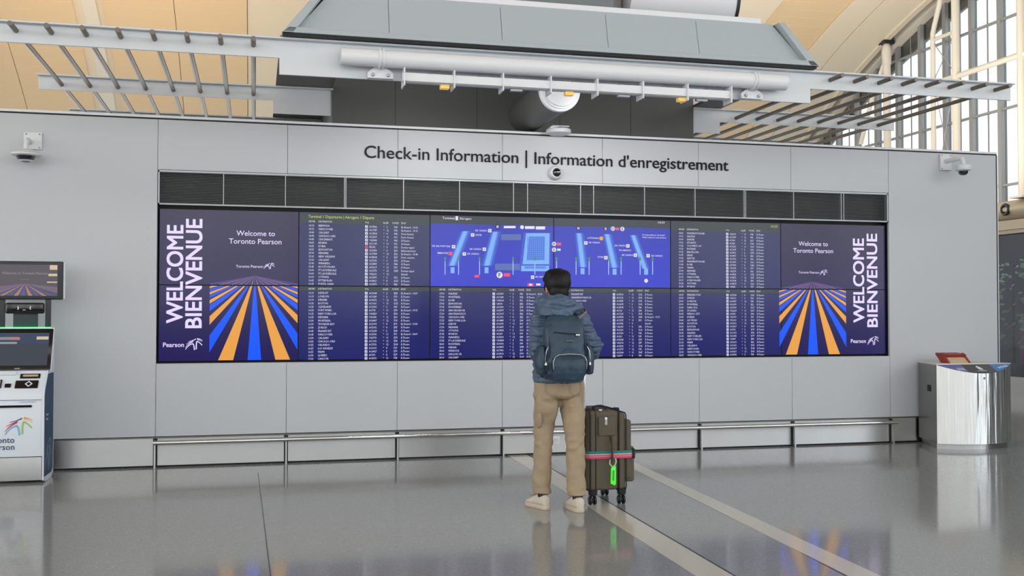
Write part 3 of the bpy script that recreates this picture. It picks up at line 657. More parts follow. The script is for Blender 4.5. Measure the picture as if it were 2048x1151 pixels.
# ------------------------------------------------------------------ roof vault
def prof(y):
    if y < 3.33: return 7.7
    t = y-7.15; return 7.2-.26*t-.034*t*t
rf = struct(MB().box(-9, 12.6, -17.2, -17.0, 7.72, 8.0).build('ceiling', M_roofp), 'beige vaulted hall roof')
ys = [-17.0, -8, 1.5] + [3.33+.42*i for i in range(25)]
def strip_roof(x0, x1, dz, m, name, th=.06):
    b = MB(); top = [[(x0, y, prof(y)+dz), (x1, y, prof(y)+dz), (x1, y, prof(y)+dz+th), (x0, y, prof(y)+dz+th)] for y in ys]
    b.loft(top); return b.build(name, m, rf, smooth=True, ang=50)
# plank relief in the wide panels
M_plank = mat('beige_plank', rgb(228,200,160), .4, 0, .4)
n = M_plank.node_tree; pp = n.nodes['Principled BSDF']; t_ = n.nodes.new('ShaderNodeTexCoord'); s_ = n.nodes.new('ShaderNodeSeparateXYZ'); w_ = n.nodes.new('ShaderNodeMath'); w_.operation = 'FRACT'
mu = n.nodes.new('ShaderNodeMath'); mu.operation = 'MULTIPLY'; mu.inputs[1].default_value = 4.2
cm = n.nodes.new('ShaderNodeValToRGB'); cm.color_ramp.elements[0].position = 0; cm.color_ramp.elements[0].color = (0,0,0,1); cm.color_ramp.elements[1].position = .1
bp = n.nodes.new('ShaderNodeBump'); bp.inputs['Strength'].default_value = .35; bp.inputs['Distance'].default_value = .02
n.links.new(t_.outputs['Object'], s_.inputs[0]); n.links.new(s_.outputs['Y'], mu.inputs[0]); n.links.new(mu.outputs[0], w_.inputs[0]); n.links.new(w_.outputs[0], cm.inputs[0]); n.links.new(cm.outputs[0], bp.inputs['Height']); n.links.new(bp.outputs[0], pp.inputs['Normal'])
edges = [-9, -7.2, -5.75, -4.25, -3.02, None, -2.53, -1.38, -.155]
strip_roof(-20, -14.5, 0, M_plank, 'roof_panel'); strip_roof(-14.49, -9.01, 0, M_plank, 'roof_panel')
for a, b_ in ((-9,-7.2),(-7.19,-5.75),(-5.74,-4.25),(-4.24,-3.02),(-2.53,-1.38),(-1.37,-.16)): strip_roof(a, b_, 0, M_plank, 'roof_panel')
strip_roof(-3.02, -2.86, .03, M_roofp, 'roof_rib'); strip_roof(-2.86, -2.64, -.03, M_cream, 'roof_rib'); strip_roof(-2.64, -2.53, .03, M_roofp, 'roof_rib')
for a, b_ in ((-.15,1.4),(1.41,2.9),(2.91,4.4),(4.41,5.9),(5.91,7.7)): strip_roof(a, b_, .02, M_roofp, 'roof_panel')
strip_roof(7.71, 9.38, .0, M_roofp, 'roof_panel'); strip_roof(9.4, 10.75, .05, M_plank, 'roof_panel'); strip_roof(10.76, 11.31, .0, M_roofp, 'roof_panel'); strip_roof(11.325, 12.1, .0, M_roofp, 'roof_panel')
strip_roof(12.1, 12.22, -.03, M_roofp, 'roof_edge'); strip_roof(12.22, 12.36, .16, M_dark, 'roof_gap'); b = MB(); b.loft([[(-20,y,prof(y)+.14),(12.36,y,prof(y)+.14),(12.36,y,prof(y)+.2),(-20,y,prof(y)+.2)] for y in ys]); b.build('roof_backing', mat('roof_backing', rgb(110,92,70), .7), rf)
strip_roof(12.36, 12.75, -.06, M_cream, 'roof_edge', .3)
# ------------------------------------------------------------------ glazed side wall (runs along Y)
XG = 12.5
gw = sname('window_1', 'tall glazed side wall of the hall with grey mullions', (XG, 4, 3.2))
my = [5.696+.735*i for i in range(-16, 12)]
zb_ = 3.24
ml = None
for i, y in enumerate(my):
    top = prof(y) if y > 3.33 else 7.7
    MB().box(XG-.03, XG+.09, y-.045, y+.045, zb_, top+.05).build('mullion', M_mull, gw)
    if i < len(my)-1:
        ym = (my[i]+my[i+1])/2
        MB().box(XG+.04, XG+.055, ym-.012, ym+.012, zb_, min(prof(ym) if ym > 3.33 else 7.7, 7.7)).build('thin_mullion', M_mull, gw)
        b = MB(); y0, y1 = my[i]+.045, my[i+1]-.045
        b.prism([(XG+.045,y0,zb_), (XG+.045,y1,zb_), (XG+.045,y1,(prof(y1) if y1 > 3.33 else 7.7)), (XG+.045,y0,(prof(y0) if y0 > 3.33 else 7.7))], (.006,0,0)); b.build('glass_pane', M_glass, gw)
for z in (6.42, 4.866, 3.55):
    ymax = my[-1]
    while prof(ymax) < z: ymax -= .1
    MB().box(XG-.02, XG+.03, my[0], ymax, z-.02, z+.02).build('transom', M_mull, gw)
# cream fascia band following the roof at the top of the glass
b = MB(); b.loft([[(XG+.1,y,prof(y)-.36), (XG+.16,y,prof(y)-.36), (XG+.16,y,prof(y)+.1), (XG+.1,y,prof(y)+.1)] for y in ys[2:]]); b.build('fascia_band', M_cream, gw)
# steel columns and wind beam in front of the glass
tw = 12.2; zc0 = 3.238
def column(y, label, fork=False):
    c = thing('steel_column', label, 'column', (tw, y, zc0), 'cream steel columns along the glazed wall')
    zt = prof(y)-.03
    if fork:
        zj = zt-.42
        MB().tube([(tw,y,zc0),(tw,y,zj)], .075, 16).build('shaft', M_cream, c, smooth=True)
        MB().tube([(tw,y,zj-.02),(tw,y,zj+.25),(tw,y,zt-.02)], [.085,.1,.06], 16).build('cast_head', M_cream, c, smooth=True)
        MB().tube([(tw,y,zj+.15),(tw-.1,y+.35,zj-.6),(tw-.15,y+.7,zj-1.5)], .045, 12).build('brace', M_cream, c, smooth=True)
        MB().box(tw-.11, tw+.11, y-.11, y+.11, zt-.03, zt+.04).build('head_plate', M_dark, c)
    else:
        MB().tube([(tw,y,zc0),(tw,y,zt)], .07, 16).build('shaft', M_cream, c, smooth=True)
        MB().box(tw-.1, tw+.1, y-.1, y+.1, zt-.02, zt+.05).build('head_plate', M_cream, c)
        MB().box(tw-.15, tw+.15, y-.15, y+.15, zc0, zc0+.03).build('base_plate', M_cream, c)
    return c
column(4.82, 'cream steel column at the right picture edge'); column(6.47, 'thicker cream steel column joined by short struts to its neighbour'); column(8.56, 'cream steel column with a forked cast head under the roof', True)
c = thing('steel_mast', 'slim cream steel mast bent inward at its top near the glazed wall', 'column', (tw, 7.11, zc0), 'cream steel columns along the glazed wall')
MB().tube([(tw,7.11,zc0),(tw,7.11,6.55),(tw-.02,7.03,6.68),(tw-.08,6.8,7.0),(tw-.1,6.72,7.25)], .045, 12).build('shaft', M_cream, c, smooth=True)
for z in (6.42, 5.62): MB().tube([(tw,7.11,z),(tw,6.47,z)], .035, 10).build('strut', M_cream, c, smooth=True)
for z0, z1 in ((6.35,5.68),(5.68,6.35),(5.55,3.6),(3.6,5.55)): MB().tube([(tw,7.08,z0),(tw,6.5,z1)], .008, 6).build('tie_rod', M_steel, c)
tag(MB().tube([(tw,0,5.6),(tw,4.8,5.6),(tw,6.47,5.6)], .05, 14).build('wind_beam', M_cream, smooth=True), 'round cream steel beam running between the columns before the glass', 'beam')
# lower storefront: bulkhead with air nozzles, dark glass, planting
bh = thing('bulkhead', 'beige bulkhead with round air nozzles above the dark storefront', 'bulkhead', (12.2, 4, 2.6))
b = MB(); n_ = 14; pr_ = [(12.45, 3.26)] + [(12.27-.2*math.sin(math.pi*k/n_)**1*.9, 3.235-.32*k/n_) for k in range(n_+1)] + [(12.45, 2.9)]
b.loft([[(x, y, z) for x, z in pr_] for y in (-8, 12)]); b.build('duct_cover', mat('beige_bulkhead', rgb(196,184,160), .5), bh, smooth=True)
MB().box(12.14, 12.45, -8, 12, 2.74, 2.895).build('soffit', mat('beige_soffit', rgb(186,174,152), .55), bh); MB().box(12.2, 12.45, -8, 12, 2.68, 2.74).build('lintel', mat('beige_soffit', rgb(186,174,152), .55), bh)
for y in (5.12, 5.9, 4.34, 6.7, 3.6): MB().lathe((12.1,y,3.075), (-1,0,0), [(.1,-.02),(.105,.01),(.09,.03),(.07,.03),(.062,.0),(.02,-.005)], 20).build('air_nozzle', M_dark, bh, smooth=True)
sf = sname('window_2', 'dark glass storefront under the bulkhead', (12.3, 4, 0))
for i in range(6):
    y = -6.1+i*2.5
    MB().box(12.28, 12.34, y-.03, y+.03, .0, 2.69).build('frame_post', M_dark, sf)
    MB().prism([(12.31,y+.03,.3),(12.31,y+2.47,.3),(12.31,y+2.47,2.69),(12.31,y+.03,2.69)], (.008,0,0)).build('glass_pane', M_dglass, sf)
MB().box(12.25, 12.36, -6, 11.5, 0, .3).build('plinth', mat('plinth_grey', rgb(120,122,122), .4), sf)
wr = struct(MB().box(13.6, 13.7, -7, 12, 0, 3.2).build('wall_right', mat('dark_room', rgb(20,24,36), .6)), 'dark wall of the room behind the storefront')
MB().box(12.47, 13.7, -7, 12, 3.1, 3.2).build('room_ceiling', mat('dark_room', rgb(20,24,36), .6), wr)
area_lamp('storefront_fill', (12.95, 4.5, 3.05), (0, 0, 0), .5, 6, 45, (1, .95, .85))  # unseen light added so the plants show through the dark glass
M_leaf = mat('plant_leaf', rgb(96,128,84), .5, var=.3, vscale=8)
def plant(y, x, h, label):
    t = thing('potted_plant', label, 'plant', (x, y, 0), 'plants behind the storefront')
    MB().lathe((x,y,0), (0,0,1), [(.16,0),(.2,.02),(.24,.5),(.22,.5),(.2,.46),(0,.45)], 20).build('planter', mat('planter_grey', rgb(110,110,108), .5), t, smooth=True)
    MB().tube([(x,y,.44),(x+.02,y+.03,.9),(x,y,h*.85)], [.03,.025,.015], 8).build('stem', mat('bark', rgb(86,70,54), .7), t, smooth=True)
    r = random.Random(int(y*100)); b = MB()
    for k in range(150):
        z = .75+r.random()*(h-.75); a = r.random()*6.28; d = .1+.3*r.random(); c = Vector((x+d*math.cos(a), y+d*math.sin(a), z)); l = .09+.06*r.random()
        ax = Vector((math.cos(a), math.sin(a), r.uniform(-.6,.5))).normalized(); sd = ax.orthogonal().normalized()*l*.3; 
        b.add([c, c+ax*l*.5+sd, c+ax*l, c+ax*l*.5-sd], [(0,1,2,3)])
    o = b.build('foliage', M_leaf, t); o['kind'] = 'stuff'
plant(5.75, 12.76, 2.3, 'leafy green plant behind the dark glass at the right edge'); plant(4.9, 12.78, 2.2, 'taller leafy green plant deeper behind the dark glass')
tag(MB().box(13.32, 13.58, 4.2, 6.3, 0, 1.05).build('red_banquette', mat('red_fabric', rgb(120,44,52), .7), bevel=.04), 'dark red banquette behind the storefront glass', 'seat')
# hall glazing behind the camera (seen in reflections and lighting the hall)
bw = sname('window_3', 'glazed front of the hall behind the viewer', (2, -17, 0))
for i in range(22):
    x = -14+i*1.5
    MB().box(x-.09, x+.09, -17.1, -16.9, 0, 8).build('mullion', M_mull, bw)
    if i % 3 == 1: MB().tube([(x+.6,-16.2,0),(x+.6,-16.2,7.7)], .22, 16).build('column', M_cream, bw, smooth=True)  # columns added unseen, for streaks in the bin's reflection
struct(MB().box(-14, 18, -16.8, -16.2, 0, 1.45).build('added_counter', mat('counter_grey', rgb(92,90,88), .5)), 'unseen low counter wall added behind the viewer to darken screen reflections')  # dark block added so the lower screens reflect less brightness
for z in (2.7, 5.4): MB().box(-14, 18, -17.05, -16.95, z-.06, z+.06).build('transom', M_mull, bw)
# ------------------------------------------------------------------ security cameras, antenna
M_cw = mat('camera_white', rgb(214,217,220), .35); M_dome = mat('smoked_dome', rgb(18,18,22), .1, 0, .6, coat=1)
q = W(66, 285, 0); x, z = q.x, q.z
t = thing('security_camera', 'white dome camera on a wall bracket at the left of the wall', 'camera', (x, 0, z-.2), 'security cameras')
MB().box(x-.07, x+.075, -.02, 0, z-.06, z+.085).build('wall_plate', M_cw, t, bevel=.004)
for a, b in ((-.05,.07),(.055,.07),(.055,-.045)): MB().lathe((x+a,-.02,z+b), (0,-1,0), [(.007,0),(.006,.003)], 8).build('screw', M_dsteel, t)
MB().tube([(x-.02,-.01,z+.0), (x-.02,-.10,z+.005), (x-.022,-.14,z-.01), (x-.024,-.155,z-.06), (x-.024,-.155,z-.085)], .022, 14).build('arm', M_cw, t, smooth=True)
cx = x-.024
MB().lathe((cx,-.155,z-.12), (0,0,1), [(.0,-.02),(.1,-.02),(.118,-.012),(.118,.0),(.09,.022),(.04,.04),(.0,.045)], 32).build('housing', M_cw, t, smooth=True)
MB().lathe((cx,-.155,z-.12), (0,0,1), [(.0,-.075),(.035,-.07),(.065,-.05),(.08,-.02),(0,-.02)], 28).build('dome', M_dome, t, smooth=True)
MB().lathe((cx,-.155,z-.12), (0,0,1), [(.04,-.066),(.055,-.062),(.062,-.054),(.05,-.06)], 28).build('dome_ring', M_cw, t, smooth=True)
q = W(1110, 346, 0); x, z = q.x, q.z
t = thing('security_camera', 'white ball camera with a dark lens above the grille, under the lettering', 'camera', (x, 0, z), 'security cameras')
MB().lathe((x,0,z), (0,-1,0), [(.068,0),(.068,.02),(.062,.045),(.05,.06),(.042,.062),(.04,.05),(0,.05)], 32).build('housing', M_cw, t, smooth=True)
MB().ball((x+.003,-.05,z), .041, .03, .041, 20, 12).build('lens_ball', M_dome, t, smooth=True)
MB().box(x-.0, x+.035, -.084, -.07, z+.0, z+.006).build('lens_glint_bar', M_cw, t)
q = W(1890, 325, 0); x, z = q.x, q.z
t = thing('security_camera', 'white dome camera hanging from a bent arm at the right end of the wall', 'camera', (x, 0, z-.12), 'security cameras')
MB().box(x-.075, x+.06, -.03, 0, z-.085, z+.085).build('wall_plate', M_cw, t, bevel=.005)
for a, b in ((-.06,.07),(.045,.07),(-.06,-.07)): MB().lathe((x+a,-.03,z+b), (0,-1,0), [(.007,0),(.006,.003)], 8).build('screw', M_dsteel, t)
MB().tube([(x-.01,-.03,z+.01), (x+.01,-.10,z+.015), (x+.03,-.17,z+.02), (x+.045,-.21,z+.012), (x+.05,-.225,z-.02), (x+.05,-.225,z-.06)], .024, 14).build('arm', M_cw, t, smooth=True)
MB().lathe((x+.05,-.225,z-.06), (0,0,1), [(0,-.065),(.05,-.06),(.078,-.05),(.08,-.045),(.08,.0),(.07,.008),(0,.01)], 28).build('housing', M_cw, t, smooth=True)
MB().lathe((x+.05,-.225,z-.06), (0,0,1), [(0,-.105),(.03,-.1),(.045,-.085),(.05,-.06),(0,-.06)], 24).build('dome', M_dome, t, smooth=True)
q = W(1117, 263, -.1); x = q.x; z = q.z
t = thing('ceiling_antenna', 'flat white antenna puck on a bracket at the top of the wall', 'antenna', (x, -.1, z))
MB().lathe((x,-.1,z), (0,0,1), [(0,-.035),(.085,-.032),(.118,-.018),(.122,0),(.118,.018),(.09,.03),(0,.032)], 36).build('puck', M_cw, t, smooth=True)
MB().box(x-.07, x+.10, -.13, .12, z+.045, z+.055).build('bracket', M_cw, t, bevel=.002); MB().box(x-.005, x+.03, -.1, -.08, z+.025, z+.05).build('stem', M_cw, t)
MB().box(x-.1, x-.02, -.18, -.1, z+.015, z+.035).build('connector', M_cw, t, bevel=.003)
# ------------------------------------------------------------------ check-in kiosk
KX = W(51, 640, -.32).x; YF = -.65
kw, khw = .205, .225
M_kw = mat('kiosk_white', rgb(222,228,236), .35); M_kb = mat('kiosk_blue', rgb(32,66,98), .5, 0, .2); M_kblk = mat('kiosk_black_glass', rgb(16,16,18), .12, 0, .5); M_kgrey = mat('kiosk_charcoal', rgb(34,38,42), .45)
k = thing('checkin_kiosk', 'white and blue self check-in kiosk with two black screens at the left edge', 'kiosk', (KX, -.45, 0))
def side(pts, x0, x1, name, m, bev=.004): MB().prism([(x0, y, z) for y, z in pts], (x1-x0, 0, 0)).build(name, m, k, bevel=bev)
prof_k = [(-.26,.02),(-.26,1.18),(-.36,1.2),(-.50,.88),(-.64,.72),(-.66,.68),(-.65,.05),(-.63,.02)]
side([(-.27,.05),(-.27,1.19),(-.37,1.21),(-.505,.88),(-.635,.735),(-.652,.69),(-.645,.21),(-.27,.21)], KX-kw+.006, KX+kw-.006, 'body', M_kw)
side([(-.28,.02),(-.28,.205),(-.645,.205),(-.64,.02)], KX-kw+.01, KX+kw-.01, 'steel_base', M_steel)
for s in (-1, 1):
    x = KX+s*kw
    # white rim then blue inset
    MB().prism([(x-.004*s, y, z) for y, z in [(-.25,.03),(-.25,1.2),(-.37,1.225),(-.515,.88),(-.645,.745),(-.668,.69),(-.66,.02),(-.56,.0),(-.33,.0)]], (.012*s,0,0)).build('side_panel', M_kw, k, bevel=.003)
    MB().prism([(x+.008*s, y, z) for y, z in [(-.28,.07),(-.28,.86),(-.51,.86),(-.63,.735),(-.648,.68),(-.64,.045),(-.35,.045)]], (.0015*s,0,0)).build('blue_inset', M_kb, k)
    b = MB(); pk = PL((x+.0098*s, 0, 0), (0, 1*s, 0), (0,0,1)); logo(pk, (-.60 if s > 0 else .34), .08, .24, .26, b, .001); b.build('side_logo', mat('kiosk_pale_blue', rgb(88,122,152), .4), k)
    b = MB(); 
    for tx, zz_ in (('Toronto', .535), ('Pearson', .50)): text_on(b, pk, tx, (-.60 if s > 0 else .40), zz_, height=.02, lift=.001, bold=.02)
    b.build('side_lettering', M_kw, k)
pf = PL((KX, -.6435, 0), (1,0,0), (0,-.0146,1))
cols = {'b': rgb(120,186,222), 'g': rgb(166,196,92), 'r': rgb(204,54,86), 'n': rgb(60,66,120), 'o': rgb(238,150,90), 'y': rgb(240,196,120)}
mbs = {c: MB() for c in cols}
lx = W(10, 840, YF).x-KX; lx1 = W(65, 840, YF).x-KX; lz0, lz1 = W(40, 871, YF).z, W(40, 834, YF).z
logo(pf, lx, lz0, lx1-lx, lz1-lz0, mbs, .001)
for c, b in mbs.items(): b.build('logo_stroke', mat('logo_'+c, cols[c], .4), k)
b = MB(); text_on(b, pf, 'Toronto', W(29,880,YF).x-KX, W(29,879,YF).z, height=.045, align='RIGHT', lift=.001, bold=.015); text_on(b, pf, 'Pearson', W(29,893,YF).x-KX, W(29,893,YF).z, height=.045, align='RIGHT', lift=.001, bold=.015)
b.build('front_lettering', mat('kiosk_navy_ink', rgb(70,80,110), .5), k)
# slot, printer line and reader on the front
for x0, x1, z0, z1, nm, m, d in ((-.2,.12,.603,.62,'paper_slot',M_kblk,.006), (.03,.15,.645,.646,'panel_line',M_kgrey,.002), (-.2,.19,.66,.662,'panel_line',M_kgrey,.002)):
    MB().box(KX+x0, KX+x1, -.658-d, -.648, z0, z1).build(nm, m, k)
# slanted desk items (plane through (-.505,.88) and (-.635,.735))
dd = Vector((0,-.13,-.145)).normalized(); pdsk = PL((KX,-.505,.88), (1,0,0), -dd)
def desk(x0, x1, t0, t1, h, name, m, bev=.003):
    P8 = [pdsk.pt(a, -b_, l) for l in (-.004, h) for a, b_ in ((x0,t1),(x1,t1),(x1,t0),(x0,t0))]
    MB().hexa(P8).build(name, m, k, bevel=bev)
desk(.01, .16, .03, .075, .008, 'passport_slot', M_kblk); desk(.03, .145, .04, .062, .0095, 'slot_light', mat('slot_beige', rgb(196,170,140), .4)); desk(-.015, .155, .10, .175, .01, 'card_reader', M_kblk); desk(-.09, -.045, .13, .165, .01, 'scanner_window', M_kblk); desk(-.19, -.115, .09, .17, .012, 'keypad', M_kgrey)
for i in range(3):
    for j in range(3): desk(-.182+i*.021, -.166+i*.021, .1+j*.022, .116+j*.022, .015, 'key', mat('key_grey', rgb(170,172,174), .5), 0)
b = MB(); c0 = pdsk.pt(.085, -.137, .0112); 
for i in range(4):
    a0, a1 = math.pi/2*i, math.pi/2*(i+1); r0, r1 = .018, .03
    b.add([pdsk.pt(.085+r*math.cos(a), -.137+r*math.sin(a), .0112) for r, a in ((r0,a0),(r1,a0),(r1,a1),(r0,a1))], [(0,1,2,3)])
b.build('reader_symbol', M_kw, k); desk(-.2, -.02, .01, .045, .02, 'scanner_hood', M_kw, .008)
# main touch screen: leans back from (-.505,.88) to (-.37,1.215)
uu = Vector((0,.135,.335)); ps = PL((KX,-.508,.885), (1,0,0), uu.normalized()); sh = uu.length
def scr(x0, x1, t0, t1, l0, l1, name, m, bev=0, pl=None):
    pl = pl or ps
    P8 = [pl.pt(a, b_, l) for l in (l0, l1) for a, b_ in ((x0,t0),(x1,t0),(x1,t1),(x0,t1))]
    return MB().hexa(P8).build(name, m, k, bevel=bev)
scr(-.235,.235,-.005,sh+.012,-.03,.004,'screen_shell',M_kw,.012); scr(-.228,.228,0,sh,-.01,.012,'screen_bezel',M_kblk,.01)
scr(-.2,.2,.04,sh-.04,.0,.0125,'touch_screen',mat('kiosk_screen', (.01,.01,.01,1), .35, 0, .2, emit=rgb(48,54,64), es=1.)); scr(-.2,.2,sh-.13,sh-.04,.012,.0128,'screen_picture',mat('kiosk_screen_top', (.01,.01,.01,1), .35, 0, .2, emit=rgb(46,58,80), es=1.))
scr(-.2,-.03,sh-.10,sh-.075,.012,.0131,'screen_banner',emis('kiosk_banner', rgb(110,112,116))); scr(-.09,-.02,sh-.1,sh-.08,.012,.0134,'red_button',emis('kiosk_red', rgb(170,92,84))); scr(.105,.195,sh-.098,sh-.072,.012,.0134,'beige_button',emis('kiosk_beige', rgb(176,160,130))); scr(-.2,-.04,sh-.135,sh-.118,.012,.0131,'screen_text_line',emis('kiosk_line', rgb(120,124,130)))
scr(-.04,.0,.012,.018,.01,.0135,'maker_mark',M_steel)
# status light, posts, camera bar, upper screen
MB().box(KX-.2, KX+.2, -.365, -.335, 1.222, 1.234).build('status_light', mat('green_light', rgb(40,220,110), .4, emit=rgb(40,255,120), es=1.6), k)
for s in (-1, 1): MB().box(KX+s*.175-.021, KX+s*.175+.021, -.345, -.315, 1.2, 1.48).build('post', M_kgrey, k, bevel=.003)
MB().box(KX-.09, KX+.095, -.34, -.31, 1.23, 1.40).build('neck', mat('kiosk_slate', rgb(44,54,62), .5), k, bevel=.003)
MB().box(KX-.145, KX+.15, -.375, -.325, 1.345, 1.435).build('camera_bar', M_kblk, k, bevel=.018, seg=3)
b = MB()
for s in (-1, 1):
    for d in (-1, 1): b.add([(KX+s*.04+a*s, -.3762, 1.392+d*h_) for a, h_ in ((0,.0),(.008,0),(.0+.012,.014),(.004,.014))], [(0,1,2,3)])
b.add([(KX-.012,-.3762,1.374),(KX+.012,-.3762,1.374),(KX+.009,-.3762,1.378),(KX-.009,-.3762,1.378)], [(0,1,2,3)]); [c_.build('camera_mark', M_kw, k) for c_ in loose(b)]
MB().box(KX-.3, KX+.305, -.35, -.30, 1.458, 1.782).build('upper_screen_back', M_kw, k, bevel=.03, seg=4)
MB().box(KX-.302, KX+.293, -.364, -.34, 1.462, 1.777).build('upper_screen_bezel', M_kgrey, k, bevel=.011, seg=3)
up_ = PL((KX,-.3645,0), (1,0,0), (0,0,1)); us = emis('kiosk_upper_screen', rgb(66,62,68)); MB().box(KX-.25, KX+.25, -.366, -.364, 1.492, 1.748).build('upper_screen', us, k)
b = MB(); text_on(b, up_, 'Welcome to Toronto Pearson', 0, 1.678, width=.345, align='CENTER', lift=.003, bold=.01); text_on(b, up_, 'Toronto Pearson', 0, 1.627, width=.07, align='CENTER', lift=.003); b.build('screen_lettering', emis('kiosk_grey_text', rgb(118,112,118)), k)
bo, bbk = MB(), MB()
for i in range(-7, 8):
    for col_ in (0, 1):
        a, c_ = (i*2+col_-.5)*.055, (i*2+col_+.1)*.055
        pgn = [(0,1.592),(a*1.0,1.492),(c_*1.0,1.492)]
        if abs(a) > .25 and abs(c_) > .25:
            t0, t1 = .25/abs(a), .25/abs(c_); sgn = 1 if a > 0 else -1
            pgn = [(0,1.592),(sgn*.25,1.592-.1*t0),(sgn*.25,1.592-.1*t1)]
        elif abs(a) > .25 or abs(c_) > .25: continue
        (bo if col_ else bbk).add([up_.pt(x, z, .003) for x, z in pgn], [(0,1,2)])
bo.build('orange_stripes', emis('kiosk_orange', rgb(140,104,86)), k); bbk.build('blue_stripes', emis('kiosk_blue_stripe', rgb(62,66,128)), k)
for z0, z1, x0 in ((1.708,1.746,.19),(1.655,1.675,.18),(1.6,1.61,.17)): MB().box(KX+x0, KX+.248, -.3675, -.366, z0, z1).build('screen_tile', emis('kiosk_beige', rgb(176,160,130)), k)
# ------------------------------------------------------------------ recycling station
BX0, BX1, BY0, BY1, BZ = 6.612, 7.475, -.555, -.03, .84
bn = thing('recycling_bin', 'polished steel recycling station with a curved front beside the right wall end', 'bin', ((BX0+BX1)/2, -.3, 0))
def arc(inset=0, n=24, bulge=.155):
    pts = []
    for i in range(n+1):
        t = i/n; x = BX0+inset+(BX1-BX0-2*inset)*t; pts.append((x, BY0+inset*.6-bulge*(1-(2*t-1)**2)+.0))
    return pts
ar = arc()
def ztop(y): return BZ if y >= BY0 else BZ-.52*(BY0-y)
b = MB(); n_ = len(ar)
b.loft([[(x, y, .055) for x, y in ar], [(x, y, .3) for x, y in ar], [(x, y, .58) for x, y in ar], [(x, y, ztop(y)-.004) for x, y in ar]], caps=False)
# remove the closing strip of the loft (front only)
b.f = [f for f in b.f if not any((i % n_ == n_-1 and j % n_ == 0) for i, j in zip(f, f[1:]+f[:1]))]
b.f = [f for f in b.f if len({i % n_ for i in f}) == 2 and abs((f[0] % n_)-(f[1] % n_)) == 1]
M_wavy = mat('wavy_polished_steel', rgb(238,238,236), .1, 1); n = M_wavy.node_tree; tcw = n.nodes.new('ShaderNodeTexCoord'); mpw = n.nodes.new('ShaderNodeMapping'); mpw.inputs['Scale'].default_value = (16, 16, .9)
nzw = n.nodes.new('ShaderNodeTexNoise'); nzw.inputs['Scale'].default_value = 1; nzw.inputs['Detail'].default_value = 2; bpw = n.nodes.new('ShaderNodeBump'); bpw.inputs['Strength'].default_value = .8; bpw.inputs['Distance'].default_value = .03
n.links.new(tcw.outputs['Object'], mpw.inputs[0]); n.links.new(mpw.outputs[0], nzw.inputs['Vector']); n.links.new(nzw.outputs['Fac'], bpw.inputs['Height']); n.links.new(bpw.outputs[0], n.nodes['Principled BSDF'].inputs['Normal'])
brushed(M_wavy, .38, .92)
b.build('curved_front', M_wavy, bn, smooth=True, ang=60)
M_sat = mat('satin_steel', rgb(150,150,146), .35, .9); SK = .165
for a, s in ((BX0, 1), (BX1, -1)):
    MB().prism([(a,BY0,.055),(a+s*SK,BY1,.055),(a+s*SK,BY1,BZ-.004),(a,BY0,BZ-.004)], (s*.012,0,0)).build('side_panel', M_sat, bn)
MB().box(BX0+SK, BX1-SK, BY1-.01, BY1, .055, BZ-.004).build('back_panel', mat('satin_steel', rgb(150,150,146), .35, .9), bn)
ai_ = arc(.02)
MB().prism([(BX1-SK-.02, BY1-.02, 0), (BX0+SK+.02, BY1-.02, 0)]+[(x, y+.02, 0) for x, y in ai_], (0,0,.06)).build('plinth', M_steel, bn)
MB().prism([(BX0-.004,BY0-.001,BZ-.004),(BX1+.004,BY0-.001,BZ-.004),(BX1-SK+.004,BY1,BZ-.004),(BX0+SK-.004,BY1,BZ-.004)], (0,0,.012)).build('top_plate', mat('bin_top', rgb(214,204,190), .35, .3), bn, bevel=.002)
# sloped label band in three colours
def slope(x0, x1, m, name, lift=0):
    top = [(x, BY0, BZ) for x in (x1, x0)]; fr = [(x, y) for x, y in arc(n=60) if x0-1e-6 <= x <= x1+1e-6]
    MB().prism([(x, y, ztop(y)+lift) for x, y in fr]+[(fr[-1][0], BY0, BZ+lift), (fr[0][0], BY0, BZ+lift)] if abs(fr[-1][1]-BY0) > 1e-4 and abs(fr[0][1]-BY0) > 1e-4 else
               ([(x, y, ztop(y)+lift) for x, y in fr]+([(fr[-1][0], BY0, BZ+lift)] if abs(fr[-1][1]-BY0) > 1e-4 else [(fr[0][0], BY0, BZ+lift)])), (0,0,-.004)).build(name, m, bn)
xs_ = [BX0+(BX1-BX0)*t for t in (0, 19/60, 42/60, 1)]
M_bp = mat('label_violet', rgb(88,96,150), .35); M_bk = mat('label_charcoal', rgb(58,54,52), .4); M_bb = mat('label_blue', rgb(30,112,180), .35)
slope(xs_[0], xs_[1], M_bp, 'violet_label'); slope(xs_[1], xs_[2], M_bk, 'charcoal_label'); slope(xs_[2], xs_[3], M_bb, 'blue_label')
sl_n = Vector((0,-.42,1)).normalized()
pb = PL((0, BY0, BZ), (1,0,0), Vector((0,1,.52)).normalized())
b = MB()
for i in range(3): x = xs_[1]-.09+i*.03; b.add([pb.pt(x+a, -.12+c_, .002) for a, c_ in ((0,0),(.014,0),(.006,.05),(-.008,.05))], [(0,1,2,3)])
for i in range(4): x = xs_[2]+.06+i*.035; b.add([pb.pt(x+a, -.09+c_+.01*i, .002) for a, c_ in ((0,0),(.02,0),(.016,.03),(-.004,.03))], [(0,1,2,3)])
xm = (xs_[1]+xs_[2])/2; b.add([pb.pt(xm+a, -.105+c_, .002) for a, c_ in ((-.02,0),(.03,-.01),(.02,.04),(-.005,.075),(-.025,.05))], [(0,1,2,3,4)]); b.add([pb.pt(xm+a, -.135+c_, .002) for a, c_ in ((-.05,0),(.05,0),(.05,.009),(-.05,.009))], [(0,1,2,3)])
for comp in loose(b): comp.build('label_symbol', M_white, bn)
